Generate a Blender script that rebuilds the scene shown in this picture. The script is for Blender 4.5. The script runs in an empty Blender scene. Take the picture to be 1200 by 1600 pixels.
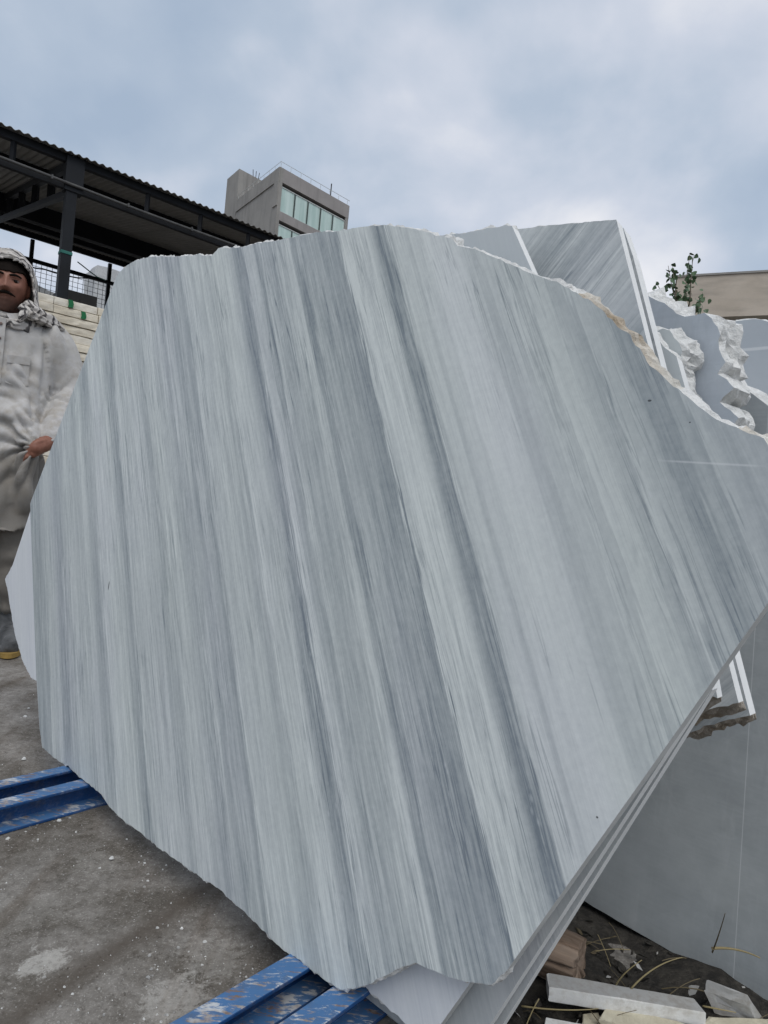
import bpy, bmesh, math, random
from mathutils import Vector, Matrix, noise as mn
from mathutils.geometry import tessellate_polygon

random.seed(7)
R = math.radians
scn = bpy.context.scene
COL = scn.collection

# ------------------------------------------------------------------ camera
ROLL = 0.09            # the phone was held about five degrees off level
CAM_H = 0.75           # crouching photographer
FOC = 1000.0           # focal length in pixels of the 1200 x 1600 photograph
cam_d = bpy.data.cameras.new('camera')
cam = bpy.data.objects.new('camera', cam_d)
COL.objects.link(cam)
cam_d.sensor_fit = 'VERTICAL'
cam_d.sensor_height = 24.0
cam_d.lens = 24.0 * FOC / 1600.0
cam_d.clip_start = 0.01
cam_d.clip_end = 3000
cam.location = (0, 0, CAM_H)
cr, sr = math.cos(ROLL), math.sin(ROLL)
right = Vector((cr, 0, sr)); up = Vector((-sr, 0, cr)); back = Vector((0, -1, 0))
cam.rotation_euler = Matrix((right, up, back)).transposed().to_euler()
scn.camera = cam

# ------------------------------------------------------------------ world, sun, exposure
SKY_SEED = 9.4
SUN_EL, SUN_AZ = R(56), R(165)      # azimuth measured from +Y towards +X
world = bpy.data.worlds.new('World'); scn.world = world
world.use_nodes = True
world.cycles.sampling_method = 'MANUAL'; world.cycles.sample_map_resolution = 256
wt = world.node_tree; wt.nodes.clear()
def wn(t, **k):
    n = wt.nodes.new(t)
    for a, b in k.items(): setattr(n, a, b)
    return n
w_out = wn('ShaderNodeOutputWorld'); w_bg = wn('ShaderNodeBackground')
w_bg.inputs['Strength'].default_value = 0.10
w_sky = wn('ShaderNodeTexSky'); w_sky.sky_type = 'NISHITA'; w_sky.sun_disc = False
w_sky.sun_elevation = SUN_EL; w_sky.sun_rotation = SUN_AZ
w_tc = wn('ShaderNodeTexCoord'); w_sep = wn('ShaderNodeSeparateXYZ')
wt.links.new(w_tc.outputs['Generated'], w_sep.inputs[0])
def wmath(op, a, b=None, clamp=False):
    n = wn('ShaderNodeMath', operation=op); n.use_clamp = clamp
    for i, v in enumerate((a, b)):
        if v is None: continue
        if isinstance(v, (int, float)): n.inputs[i].default_value = v
        else: wt.links.new(v, n.inputs[i])
    return n.outputs[0]
zc = wmath('ADD', wmath('ABSOLUTE', w_sep.outputs[2]), 0.55)
w_cmb = wn('ShaderNodeCombineXYZ')
wt.links.new(wmath('DIVIDE', w_sep.outputs[0], zc), w_cmb.inputs[0])
wt.links.new(wmath('DIVIDE', w_sep.outputs[1], zc), w_cmb.inputs[1])
w_cmb.inputs[2].default_value = SKY_SEED
def wnoise(scale, det, rough, dist=0.0):
    n = wn('ShaderNodeTexNoise'); n.inputs['Scale'].default_value = scale
    n.inputs['Detail'].default_value = det; n.inputs['Roughness'].default_value = rough
    n.inputs['Distortion'].default_value = dist
    wt.links.new(w_cmb.outputs[0], n.inputs['Vector']); return n.outputs['Fac']
cl_big = wnoise(1.6, 4, 0.5, 0.35)
cl_fine = wnoise(4.2, 7, 0.52, 0.15)
cl = wmath('ADD', wmath('MULTIPLY', cl_big, 0.64), wmath('MULTIPLY', cl_fine, 0.36))
w_ramp = wn('ShaderNodeValToRGB'); wt.links.new(cl, w_ramp.inputs[0])
SKY_RAMP = [(0.38, (4.1, 5.05, 6.4)), (0.46, (5.0, 5.85, 7.05)), (0.53, (6.6, 7.1, 8.1)), (0.60, (8.9, 9.0, 9.4))]
el = w_ramp.color_ramp.elements
while len(el) < len(SKY_RAMP): el.new(0.5)
for e, (p, c) in zip(el, SKY_RAMP): e.position = p; e.color = (c[0], c[1], c[2], 1)
w_mix = wn('ShaderNodeMixRGB'); w_mix.inputs[0].default_value = 0.9
wt.links.new(w_sky.outputs[0], w_mix.inputs[1]); wt.links.new(w_ramp.outputs[0], w_mix.inputs[2])
wt.links.new(w_mix.outputs[0], w_bg.inputs['Color']); wt.links.new(w_bg.outputs[0], w_out.inputs[0])

sun_d = bpy.data.lights.new('sun', 'SUN'); sun_d.energy = 1.5; sun_d.angle = R(40); sun_d.color = (1.0, 0.97, 0.92)
sun = bpy.data.objects.new('sun', sun_d); COL.objects.link(sun)
to_sun = Vector((math.sin(SUN_AZ) * math.cos(SUN_EL), math.cos(SUN_AZ) * math.cos(SUN_EL), math.sin(SUN_EL)))
sun.rotation_euler = to_sun.to_track_quat('Z', 'Y').to_euler()
scn.view_settings.view_transform = 'Standard'
scn.view_settings.look = 'None'
scn.view_settings.gamma = 1.0
scn.view_settings.exposure = 0.0
scn.cycles.use_adaptive_sampling = True
scn.cycles.adaptive_threshold = 0.02
scn.cycles.max_bounces = 5
scn.cycles.diffuse_bounces = 3

# ------------------------------------------------------------------ surveying helpers (photo pixel -> point on a real plane)
EYE = Vector((0, 0, CAM_H))
def ray(px, py):
    u = (px - 600) / FOC; v = (800 - py) / FOC
    return Vector((u * cr - v * sr, 1.0, u * sr + v * cr))
def on_z(px, py, z=0.0):
    r = ray(px, py); return EYE + r * ((z - CAM_H) / r.z)
def at_y(px, py, t): return EYE + ray(px, py) * t
def on_plane(px, py, o, n):
    r = ray(px, py); return EYE + r * ((o - EYE).dot(n) / r.dot(n))

# ------------------------------------------------------------------ scene helpers
def tag(o, label=None, cat=None, group=None, kind=None):
    if label: o['label'] = label
    if cat: o['category'] = cat
    if group: o['group'] = group
    if kind: o['kind'] = kind
    return o
def empty(name, loc=(0, 0, 0), rz=0.0):
    o = bpy.data.objects.new(name, None); COL.objects.link(o)
    o.location = loc; o.rotation_euler = (0, 0, rz); o.empty_display_size = 0.1
    return o
def mesh_obj(name, verts, faces, mat, parent=None, smooth=False, fmats=None):
    me = bpy.data.meshes.new(name)
    me.from_pydata([tuple(v) for v in verts], [], faces)
    for m in (mat if isinstance(mat, (list, tuple)) else [mat]): me.materials.append(m)
    if fmats: me.polygons.foreach_set('material_index', fmats)
    if smooth: me.polygons.foreach_set('use_smooth', [True] * len(me.polygons))
    me.update()
    o = bpy.data.objects.new(name, me); COL.objects.link(o)
    if parent: o.parent = parent
    return o
class MB:
    def __init__(s): s.v = []; s.f = []; s.m = []
    def add(s, vs, fs, mi=0):
        b = len(s.v); s.v += [Vector(v) for v in vs]
        s.f += [tuple(i + b for i in f) for f in fs]; s.m += [mi] * len(fs)
    def box(s, c, h, ax=None, mi=0):
        c = Vector(c); ax = ax or (Vector((1, 0, 0)), Vector((0, 1, 0)), Vector((0, 0, 1)))
        vs = [c + ax[0] * (h[0] * i) + ax[1] * (h[1] * j) + ax[2] * (h[2] * k) for i in (-1, 1) for j in (-1, 1) for k in (-1, 1)]
        s.add(vs, [(0, 1, 3, 2), (4, 6, 7, 5), (0, 4, 5, 1), (2, 3, 7, 6), (0, 2, 6, 4), (1, 5, 7, 3)], mi)
    def bar(s, a, b, w, h, upv=Vector((0, 0, 1)), mi=0):
        a = Vector(a); b = Vector(b); d = (b - a); L = d.length; d.normalize()
        x = d.cross(upv)
        if x.length < 1e-4: x = d.cross(Vector((1, 0, 0)))
        x.normalize(); z = x.cross(d)
        s.box((a + b) / 2, (L / 2, w / 2, h / 2), (d, x, z), mi)
    def tube(s, pts, rad, n=8, mi=0, cap=True):
        pts = [Vector(p) for p in pts]
        if not isinstance(rad, (list, tuple)): rad = [rad] * len(pts)
        rings = []; x = None
        for i, p in enumerate(pts):
            d = (pts[min(i + 1, len(pts) - 1)] - pts[max(i - 1, 0)]).normalized()
            if x is None:
                x = d.cross(Vector((0, 0, 1)))
                if x.length < 1e-3: x = d.cross(Vector((1, 0, 0)))
            x = (x - d * x.dot(d)).normalized(); y = d.cross(x)
            rings.append([p + (x * math.cos(2 * math.pi * k / n) + y * math.sin(2 * math.pi * k / n)) * rad[i] for k in range(n)])
        vs = [v for r in rings for v in r]; fs = []
        for i in range(len(pts) - 1):
            for k in range(n):
                fs.append((i * n + k, i * n + (k + 1) % n, (i + 1) * n + (k + 1) % n, (i + 1) * n + k))
        if cap:
            fs.append(tuple(range(n - 1, -1, -1))); fs.append(tuple((len(pts) - 1) * n + k for k in range(n)))
        s.add(vs, fs, mi)
    def prism(s, poly, a, b, ax, mi=0):
        """poly: 2-D profile in (ax[0], ax[1]); swept from a to b"""
        a = Vector(a); b = Vector(b); n = len(poly)
        vs = [a + ax[0] * p[0] + ax[1] * p[1] for p in poly] + [b + ax[0] * p[0] + ax[1] * p[1] for p in poly]
        fs = [(k, (k + 1) % n, n + (k + 1) % n, n + k) for k in range(n)] + [tuple(range(n - 1, -1, -1)), tuple(range(n, 2 * n))]
        s.add(vs, fs, mi)
    def build(s, name, mat, parent=None, smooth=False, fix=True):
        o = mesh_obj(name, s.v, s.f, mat, parent, smooth, s.m)
        if fix:
            bm = bmesh.new(); bm.from_mesh(o.data); bmesh.ops.recalc_face_normals(bm, faces=bm.faces); bm.to_mesh(o.data); bm.free()
        return o
def bevel(o, w=0.004, seg=2):
    m = o.modifiers.new('bevel', 'BEVEL'); m.width = w; m.segments = seg; m.limit_method = 'ANGLE'; m.angle_limit = R(40)
    return o

# ------------------------------------------------------------------ materials
class NT:
    def __init__(s, name):
        s.mat = bpy.data.materials.new(name); s.mat.use_nodes = True
        s.t = s.mat.node_tree; s.t.nodes.clear()
        s.out = s.n('ShaderNodeOutputMaterial'); s.b = s.n('ShaderNodeBsdfPrincipled')
        s.t.links.new(s.b.outputs[0], s.out.inputs[0])
        s.tc = s.n('ShaderNodeTexCoord')
    def n(s, t, **k):
        x = s.t.nodes.new(t)
        for a, b in k.items(): setattr(x, a, b)
        return x
    def put(s, v, sock):
        if isinstance(v, bpy.types.NodeSocket): s.t.links.new(v, sock)
        elif isinstance(v, (tuple, list)): sock.default_value = tuple(v) + ((1,) if len(v) == 3 and len(sock.default_value) == 4 else ())
        else: sock.default_value = v
    def co(s, kind='Object', scale=(1, 1, 1), loc=(0, 0, 0), rot=(0, 0, 0)):
        m = s.n('ShaderNodeMapping'); s.t.links.new(s.tc.outputs[kind], m.inputs[0])
        m.inputs['Location'].default_value = loc; m.inputs['Rotation'].default_value = rot; m.inputs['Scale'].default_value = scale
        return m.outputs[0]
    def noise(s, vec, scale, det=4, rough=0.55, dist=0.0):
        n = s.n('ShaderNodeTexNoise'); s.put(vec, n.inputs['Vector']); n.inputs['Scale'].default_value = scale
        n.inputs['Detail'].default_value = det; n.inputs['Roughness'].default_value = rough; n.inputs['Distortion'].default_value = dist
        return n.outputs['Fac']
    def vor(s, vec, scale, feat='F1'):
        n = s.n('ShaderNodeTexVoronoi', feature=feat); s.put(vec, n.inputs['Vector']); n.inputs['Scale'].default_value = scale
        return n.outputs['Distance']
    def math(s, op, a, b=0.0, c=None, clamp=False):
        n = s.n('ShaderNodeMath', operation=op); n.use_clamp = clamp
        s.put(a, n.inputs[0]); s.put(b, n.inputs[1])
        if c is not None: s.put(c, n.inputs[2])
        return n.outputs[0]
    def rng(s, v, a, b, c=0.0, d=1.0, smooth=False):
        n = s.n('ShaderNodeMapRange'); s.put(v, n.inputs[0])
        if smooth: n.interpolation_type = 'SMOOTHSTEP'
        for i, x in enumerate((a, b, c, d)): n.inputs[i + 1].default_value = x
        return n.outputs[0]
    def mix(s, f, a, b, blend='MIX'):
        n = s.n('ShaderNodeMixRGB', blend_type=blend); s.put(f, n.inputs[0]); s.put(a, n.inputs[1]); s.put(b, n.inputs[2])
        return n.outputs[0]
    def ramp(s, v, stops):
        n = s.n('ShaderNodeValToRGB'); s.put(v, n.inputs[0]); el = n.color_ramp.elements
        while len(el) < len(stops): el.new(0.5)
        for e, (p, c) in zip(el, stops): e.position = p; e.color = (c[0], c[1], c[2], 1) if isinstance(c, tuple) else (c, c, c, 1)
        return n.outputs[0]
    def bump(s, h, strength=0.3, dist=0.01):
        n = s.n('ShaderNodeBump'); s.put(h, n.inputs['Height']); n.inputs['Strength'].default_value = strength; n.inputs['Distance'].default_value = dist
        s.t.links.new(n.outputs[0], s.b.inputs['Normal'])
    def sep(s, v):
        n = s.n('ShaderNodeSeparateXYZ'); s.put(v, n.inputs[0]); return n.outputs
    def cmb(s, x, y, z):
        n = s.n('ShaderNodeCombineXYZ')
        for i, q in enumerate((x, y, z)): s.put(q, n.inputs[i])
        return n.outputs[0]
    def fin(s, col, rough=0.6, spec=0.4, metal=0.0):
        s.put(col, s.b.inputs['Base Color']); s.put(rough, s.b.inputs['Roughness'])
        s.b.inputs['Specular IOR Level'].default_value = spec; s.b.inputs['Metallic'].default_value = metal
        return s.mat

def simple(name, c1, c2=None, scale=8.0, rough=0.7, bump=0.0, spec=0.35, det=5, kind='Object', bscale=None, bdist=0.004):
    m = NT(name); v = m.co(kind); n = m.noise(v, scale, det, 0.6)
    c2 = c2 or tuple(x * 0.75 for x in c1)
    col = m.mix(m.rng(n, 0.3, 0.7), c2, c1)
    if bump: m.bump(m.noise(v, bscale or scale * 4, 5, 0.6), bump, bdist)
    return m.fin(col, rough, spec)

VEIN = R(26.0)
# brightness of the bands read across the big slab, as (metres across the veins, value)
BANDS = []
def marble_banded(name, ang, curve=None, w0=0.0, w1=1.0, seed=0.0, dark=(0.205, 0.242, 0.275), light=(0.715, 0.755, 0.748), band=3.0, contrast=1.0, fine=1.0, calm=None, marks=(), scratch=None):
    m = NT(name)
    x, y, z = m.sep(m.co('Object', loc=(0, 0, 0)))
    ca, sa = math.cos(ang), math.sin(ang)
    w = m.math('ADD', m.math('MULTIPLY', x, ca), m.math('MULTIPLY', z, sa))
    e = m.math('ADD', m.math('MULTIPLY', x, -sa), m.math('MULTIPLY', z, ca))
    # slow wander of the veins along their length
    wob = m.noise(m.cmb(m.math('MULTIPLY', w, 1.6), m.math('MULTIPLY', e, 1.1), seed), 1.0, 3, 0.5)
    wv = m.math('ADD', w, m.math('MULTIPLY', m.math('SUBTRACT', wob, 0.5), 0.006 if curve else 0.02))
    wob2 = m.noise(m.cmb(m.math('MULTIPLY', w, 9.0), m.math('MULTIPLY', e, 4.0), seed + 3), 1.0, 3, 0.55)
    wv2 = m.math('ADD', wv, m.math('MULTIPLY', m.math('SUBTRACT', wob2, 0.5), 0.0045))
    # streaks drawn out along the vein, three widths
    s1 = m.noise(m.cmb(m.math('MULTIPLY', wv2, 62), m.math('MULTIPLY', e, 1.8), seed + 1), 1.0, 2, 0.65)
    s2 = m.noise(m.cmb(m.math('MULTIPLY', wv2, 150), m.math('MULTIPLY', e, 5.5), seed + 2), 1.0, 2, 0.65)
    s3 = m.noise(m.cmb(m.math('MULTIPLY', wv2, 420), m.math('MULTIPLY', e, 16.0), seed + 4), 1.0, 1, 0.6)
    # the bands feather into each other along single streaks
    feather = m.math('ADD', m.math('MULTIPLY', m.math('SUBTRACT', s2, 0.5), 0.030), m.math('MULTIPLY', m.math('SUBTRACT', s3, 0.5), 0.016))
    if calm is not None: feather = m.math('MULTIPLY', feather, m.rng(m.math('ABSOLUTE', m.math('SUBTRACT', wv, calm + 0.06)), 0.05, 0.11, 0.08, 1.0))
    wf = m.math('ADD', wv, feather)
    if curve:
        def lookup(c0, c1, pc):
            fc = m.n('ShaderNodeFloatCurve'); m.put(m.rng(wf, c0, c1), fc.inputs['Value']); cv = fc.mapping.curves[0]
            pts = [((a - c0) / (c1 - c0), b) for a, b in pc]
            cv.points[0].location = pts[0]; cv.points[1].location = pts[-1]
            for p in pts[1:-1]: cv.points.new(*p)
            for p in cv.points: p.handle_type = 'VECTOR'
            fc.mapping.update(); return fc.outputs[0]
        # left and right of the one knife-sharp change of tone
        lo = [q for q in curve if q[0] < calm - 0.004]; hi = [q for q in curve if q[0] >= calm]
        lo.append((calm, lo[-1][1])); hi.insert(0, (calm - 1e-4, hi[0][1]))
        base = m.n('ShaderNodeMix'); m.put(m.rng(wv, calm - 0.0012, calm + 0.0012), base.inputs[0])
        m.put(lookup(w0, calm, lo), base.inputs[2]); m.put(lookup(calm - 1e-4, w1, hi), base.inputs[3]); base = base.outputs[0]
    else:
        base = m.rng(m.noise(m.cmb(m.math('MULTIPLY', wf, band), m.math('MULTIPLY', e, 0.25), seed + 9), 1.0, 4, 0.7), 0.32, 0.68, 0.15, 0.9)
    if curve: base = m.math('ADD', m.math('MULTIPLY', m.math('SUBTRACT', base, 0.56), 1.12), 0.56)
    patch = m.noise(m.cmb(m.math('MULTIPLY', w, 5), m.math('MULTIPLY', e, 2.2), seed + 5), 1.0, 4, 0.6)
    amt = m.rng(patch, 0.3, 0.7, 0.35, 1.15)            # streaky here, smooth there
    if calm is not None: amt = m.math('MULTIPLY', amt, m.math('ADD', m.rng(wv, calm - 0.004, calm + 0.004, 1.0, 0.42), m.rng(wv, calm + 0.36, calm + 0.55, 0.0, 0.35)))
    v = m.math('ADD', base, m.math('MULTIPLY', m.math('MULTIPLY', m.rng(s1, 0.38, 0.62, -0.5, 0.5), amt), 0.26 * fine))
    v = m.math('ADD', v, m.math('MULTIPLY', m.math('MULTIPLY', m.rng(s2, 0.38, 0.62, -0.5, 0.5), amt), 0.27 * fine))
    v = m.math('ADD', v, m.math('MULTIPLY', m.math('MULTIPLY', m.rng(s3, 0.36, 0.64, -0.5, 0.5), amt), 0.22 * fine))
    v = m.math('ADD', v, m.math('MULTIPLY', m.math('SUBTRACT', patch, 0.5), 0.22))
    grain = m.noise(m.co('Object'), 95, 3, 0.7); v = m.math('ADD', v, m.math('MULTIPLY', m.math('SUBTRACT', grain, 0.5), 0.34))
    # thin dark hairlines
    h = m.noise(m.cmb(m.math('MULTIPLY', wv2, 75), m.math('MULTIPLY', e, 2.2), seed + 7), 1.0, 1, 0.5)
    hl = m.math('SUBTRACT', 1.0, m.rng(m.math('ABSOLUTE', m.math('SUBTRACT', h, 0.60)), 0.0, 0.022))
    hmask = m.rng(m.noise(m.cmb(m.math('MULTIPLY', w, 7), m.math('MULTIPLY', e, 2.5), seed + 8), 1.0, 2, 0.5), 0.52, 0.66)
    v = m.math('SUBTRACT', v, m.math('MULTIPLY', m.math('MULTIPLY', hl, hmask), 0.45 * fine))
    h2 = m.noise(m.cmb(m.math('MULTIPLY', wv2, 150), m.math('MULTIPLY', e, 3.4), seed + 13), 1.0, 1, 0.5)
    hl2 = m.math('MULTIPLY', m.math('SUBTRACT', 1.0, m.rng(m.math('ABSOLUTE', m.math('SUBTRACT', h2, 0.57)), 0.0, 0.03)), m.rng(patch, 0.46, 0.6))
    v = m.math('SUBTRACT', v, m.math('MULTIPLY', hl2, 0.36 * fine))
    v = m.math('ADD', m.math('MULTIPLY', m.math('SUBTRACT', v, 0.55), contrast), 0.55, clamp=True)
    col = m.mix(v, dark, light)
    # broad warm-green and violet tints of the crystal
    tint = m.noise(m.cmb(m.math('MULTIPLY', w, 6), m.math('MULTIPLY', e, 1.2), seed + 11), 1.0, 3, 0.5)
    col = m.mix(m.rng(tint, 0.35, 0.7, 0.0, 0.55), col, m.mix(1.0, col, (0.985, 1.0, 0.955), 'MULTIPLY'))
    col = m.mix(m.rng(tint, 0.5, 0.25, 0.0, 0.6), col, m.mix(1.0, col, (1.0, 0.980, 1.01), 'MULTIPLY'))
    # small pale crystals and scuffs
    sp = m.vor(m.cmb(m.math('MULTIPLY', w, 60), m.math('MULTIPLY', e, 26), seed), 1.0)
    spm = m.math('MULTIPLY', m.rng(sp, 0.16, 0.05), m.rng(patch, 0.5, 0.62))
    col = m.mix(m.math('MULTIPLY', spm, 0.30), col, (0.74, 0.77, 0.79))
    dust = m.noise(m.co('Object', scale=(1, 1, 1)), 3.5, 4, 0.65)
    col = m.mix(m.rng(dust, 0.5, 0.8, 0.0, 0.16), col, (0.66, 0.68, 0.69))
    for (mx, mz, ra, rb) in marks:                      # small dark pits
        q = m.math('ADD', m.math('POWER', m.math('DIVIDE', m.math('SUBTRACT', x, mx), ra), 2.0), m.math('POWER', m.math('DIVIDE', m.math('SUBTRACT', z, mz), rb), 2.0))
        col = m.mix(m.rng(q, 1.2, 0.6, 0.0, 0.9), col, (0.05, 0.055, 0.06))
    if scratch:
        (sx0, sz0), (sx1, sz1) = scratch; k = (sz1 - sz0) / (sx1 - sx0)
        q = m.math('ABSOLUTE', m.math('SUBTRACT', m.math('SUBTRACT', z, sz0), m.math('MULTIPLY', m.math('SUBTRACT', x, sx0), k)))
        q = m.math('MULTIPLY', m.rng(q, 0.0016, 0.0004), m.math('MULTIPLY', m.rng(x, sx0, sx0 + 0.03), m.rng(x, sx1 + 0.02, sx1)))
        col = m.mix(m.math('MULTIPLY', q, 0.45), col, (0.72, 0.74, 0.75))
    m.bump(m.math('ADD', s2, m.math('MULTIPLY', grain, 0.6)), 0.05, 0.002)
    rough = m.rng(patch, 0.3, 0.7, 0.42, 0.58)
    return m.fin(col, rough, 0.35)

def marble_plain(name, c1, c2, seed=0.0, line=None, scale=2.2):
    """grey cloudy marble, sawn; line = (x position, tilt) of a pale saw mark"""
    m = NT(name); v = m.co('Object', loc=(seed, seed, seed))
    a = m.noise(v, scale, 6, 0.6, 0.6); b = m.noise(v, scale * 9, 5, 0.65)
    col = m.mix(m.rng(a, 0.3, 0.7), c2, c1)
    col = m.mix(m.rng(b, 0.35, 0.7, 0.0, 0.4), col, tuple(min(1, x * 1.25) for x in c1))
    stn = m.noise(m.co('Object', scale=(7, 1, 0.9), loc=(seed, 0, 0)), 1.0, 5, 0.65); col = m.mix(m.rng(stn, 0.5, 0.72, 0.0, 0.4), col, tuple(x * 0.7 for x in c2))
    stn2 = m.noise(m.co('Object', scale=(30, 1, 4), loc=(seed, 0, 2)), 1.0, 4, 0.65); col = m.mix(m.rng(stn2, 0.55, 0.75, 0.0, 0.25), col, (0.6, 0.62, 0.62))
    vein = m.math('SUBTRACT', 1.0, m.rng(m.math('ABSOLUTE', m.math('SUBTRACT', m.noise(v, scale * 1.4, 5, 0.6, 1.2), 0.5)), 0.0, 0.012))
    col = m.mix(m.math('MULTIPLY', vein, 0.07), col, tuple(min(1, x * 1.6) for x in c1))
    x, y, z = m.sep(m.co('Object'))
    if line:
        for (x0, k, wd) in line:
            dd = m.math('ABSOLUTE', m.math('SUBTRACT', m.math('SUBTRACT', x, x0), m.math('MULTIPLY', z, k)))
            col = m.mix(m.rng(dd, wd, wd * 0.3, 0.0, 0.55), col, (0.66, 0.68, 0.69))
    saw = m.noise(m.cmb(m.math('MULTIPLY', x, 6), 0.0, m.math('MULTIPLY', z, 190)), 1.0, 2, 0.5)
    col = m.mix(m.rng(saw, 0.45, 0.7, 0.0, 0.10), col, tuple(min(1, q * 1.3) for q in c1))
    m.bump(m.math('ADD', saw, b), 0.06, 0.002)
    return m.fin(col, 0.55, 0.3)

def broken_stone(name, c1, c2, stain=None, samt=0.5):
    m = NT(name); v = m.co('Object')
    n = m.noise(v, 40, 5, 0.7); col = m.mix(m.rng(n, 0.35, 0.65), c2, c1)
    if stain:
        st = m.noise(v, 9, 4, 0.6, 0.4); col = m.mix(m.rng(st, 0.5 - samt * 0.3, 0.66, 0.0, 0.95), col, stain)
    m.bump(m.math('ADD', m.noise(v, 90, 6, 0.7), m.math('MULTIPLY', m.vor(v, 60), 0.8)), 0.9, 0.006)
    return m.fin(col, 0.8, 0.3)

M = {}
M['edge_white'] = broken_stone('broken_marble_white', (0.80, 0.80, 0.78), (0.60, 0.61, 0.60))
M['edge_tan'] = broken_stone('broken_marble_tan', (0.78, 0.76, 0.70), (0.58, 0.56, 0.51), (0.34, 0.25, 0.15), 0.55)
M['edge_brown'] = broken_stone('broken_marble_brown', (0.50, 0.48, 0.45), (0.36, 0.34, 0.31), (0.28, 0.23, 0.17), 0.6)
M['edge_sawn'] = simple('sawn_marble_edge', (0.62, 0.63, 0.62), (0.50, 0.51, 0.50), 14, 0.6, 0.1)
M['edge_bright'] = simple('sawn_white_edge', (0.82, 0.83, 0.82), (0.74, 0.75, 0.74), 14, 0.6, 0.1)
M['back'] = simple('sawn_marble_back', (0.52, 0.55, 0.57), (0.42, 0.45, 0.48), 5, 0.6)

# ------------------------------------------------------------------ the ground
def ground_material():
    m = NT('dusty_concrete'); v = m.co('Object')
    a = m.noise(v, 1.3, 6, 0.62, 0.4); b = m.noise(v, 7, 7, 0.68, 0.2); c = m.noise(v, 55, 5, 0.7); d = m.noise(v, 260, 3, 0.6)
    col = m.mix(m.rng(a, 0.35, 0.65), (0.220, 0.207, 0.190), (0.300, 0.283, 0.262))
    col = m.mix(m.rng(b, 0.40, 0.60), m.mix(1.0, col, (0.55, 0.53, 0.50), 'MULTIPLY'), col)
    col = m.mix(m.rng(c, 0.36, 0.64, 0.0, 1.0), m.mix(1.0, col, (0.72, 0.71, 0.70), 'MULTIPLY'), col)
    col = m.mix(m.rng(d, 0.56, 0.72, 0.0, 0.6), col, (0.45, 0.43, 0.40))
    # spilled marble slurry, dried pale, in patches
    x, y, z = m.sep(v)
    for (cx, cy, rx, sc) in DUST:
        dist = m.math('SQRT', m.math('ADD', m.math('POWER', m.math('SUBTRACT', x, cx), 2.0), m.math('POWER', m.math('SUBTRACT', y, cy), 2.0)))
        mask = m.math('SUBTRACT', m.math('MULTIPLY', m.rng(dist, rx, 0.0), 0.8), m.math('SUBTRACT', m.math('MULTIPLY', m.noise(v, 34, 8, 0.8, 0.5), 1.9), 0.55))
        col = m.mix(m.rng(mask, 0.0, 0.16, 0.0, sc), col, (0.50, 0.485, 0.455))
    # oily drag marks along the yard
    dr = m.noise(m.co('Object', scale=(14, 1.6, 1), rot=(0, 0, R(-38))), 1.0, 5, 0.6)
    col = m.mix(m.rng(dr, 0.52, 0.66, 0.0, 0.55), col, m.mix(1.0, col, (0.55, 0.48, 0.42), 'MULTIPLY'))
    crack = m.math('SUBTRACT', 1.0, m.rng(m.math('ABSOLUTE', m.math('SUBTRACT', m.noise(v, 2.3, 4, 0.55, 0.5), 0.52)), 0.0, 0.007))
    col = m.mix(m.math('MULTIPLY', crack, m.rng(a, 0.5, 0.62, 0.0, 0.35)), col, (0.07, 0.06, 0.05))
    grit = m.noise(v, 120, 4, 0.75); col = m.mix(m.rng(grit, 0.3, 0.5, 0.75, 0.0), col, m.mix(1.0, col, (0.55, 0.54, 0.53), 'MULTIPLY'))
    g2 = m.vor(v, 95); col = m.mix(m.math('MULTIPLY', m.rng(g2, 0.16, 0.08), m.rng(b, 0.45, 0.6, 0.0, 0.6)), col, (0.40, 0.385, 0.36))
    lx, ly = STREAK[0]; ex, ey = STREAK[1]; L = math.hypot(ex - lx, ey - ly); nx, ny = -(ey - ly) / L, (ex - lx) / L
    dd = m.math('ABSOLUTE', m.math('ADD', m.math('ADD', m.math('MULTIPLY', m.math('SUBTRACT', x, lx), nx), m.math('MULTIPLY', m.math('SUBTRACT', y, ly), ny)), m.math('MULTIPLY', m.math('SUBTRACT', m.noise(v, 6, 4, 0.6), 0.5), 0.06)))
    col = m.mix(m.math('MULTIPLY', m.rng(dd, 0.036, 0.004), m.rng(b, 0.3, 0.6, 0.4, 0.85)), col, (0.085, 0.070, 0.057))
    hgt = m.math('ADD', m.math('MULTIPLY', b, 1.0), m.math('ADD', m.math('MULTIPLY', c, 0.35), m.math('MULTIPLY', d, 0.10)))
    m.bump(hgt, 0.55, 0.012)
    return m.fin(col, 0.9, 0.2)
DUST = []
STREAK = [tuple(on_z(0, 1600).xy), tuple(on_z(300, 1400).xy)]      # an oily tyre mark
for (px, py, rx, sc) in [(70, 1500, 0.07, 0.6), (275, 1560, 0.11, 0.42), (330, 1490, 0.12, 0.25), (150, 1345, 0.10, 0.2), (40, 1420, 0.16, 0.15)]:
    p = on_z(px, py); DUST.append((p.x, p.y, rx, sc))
M['ground'] = ground_material()

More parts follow.
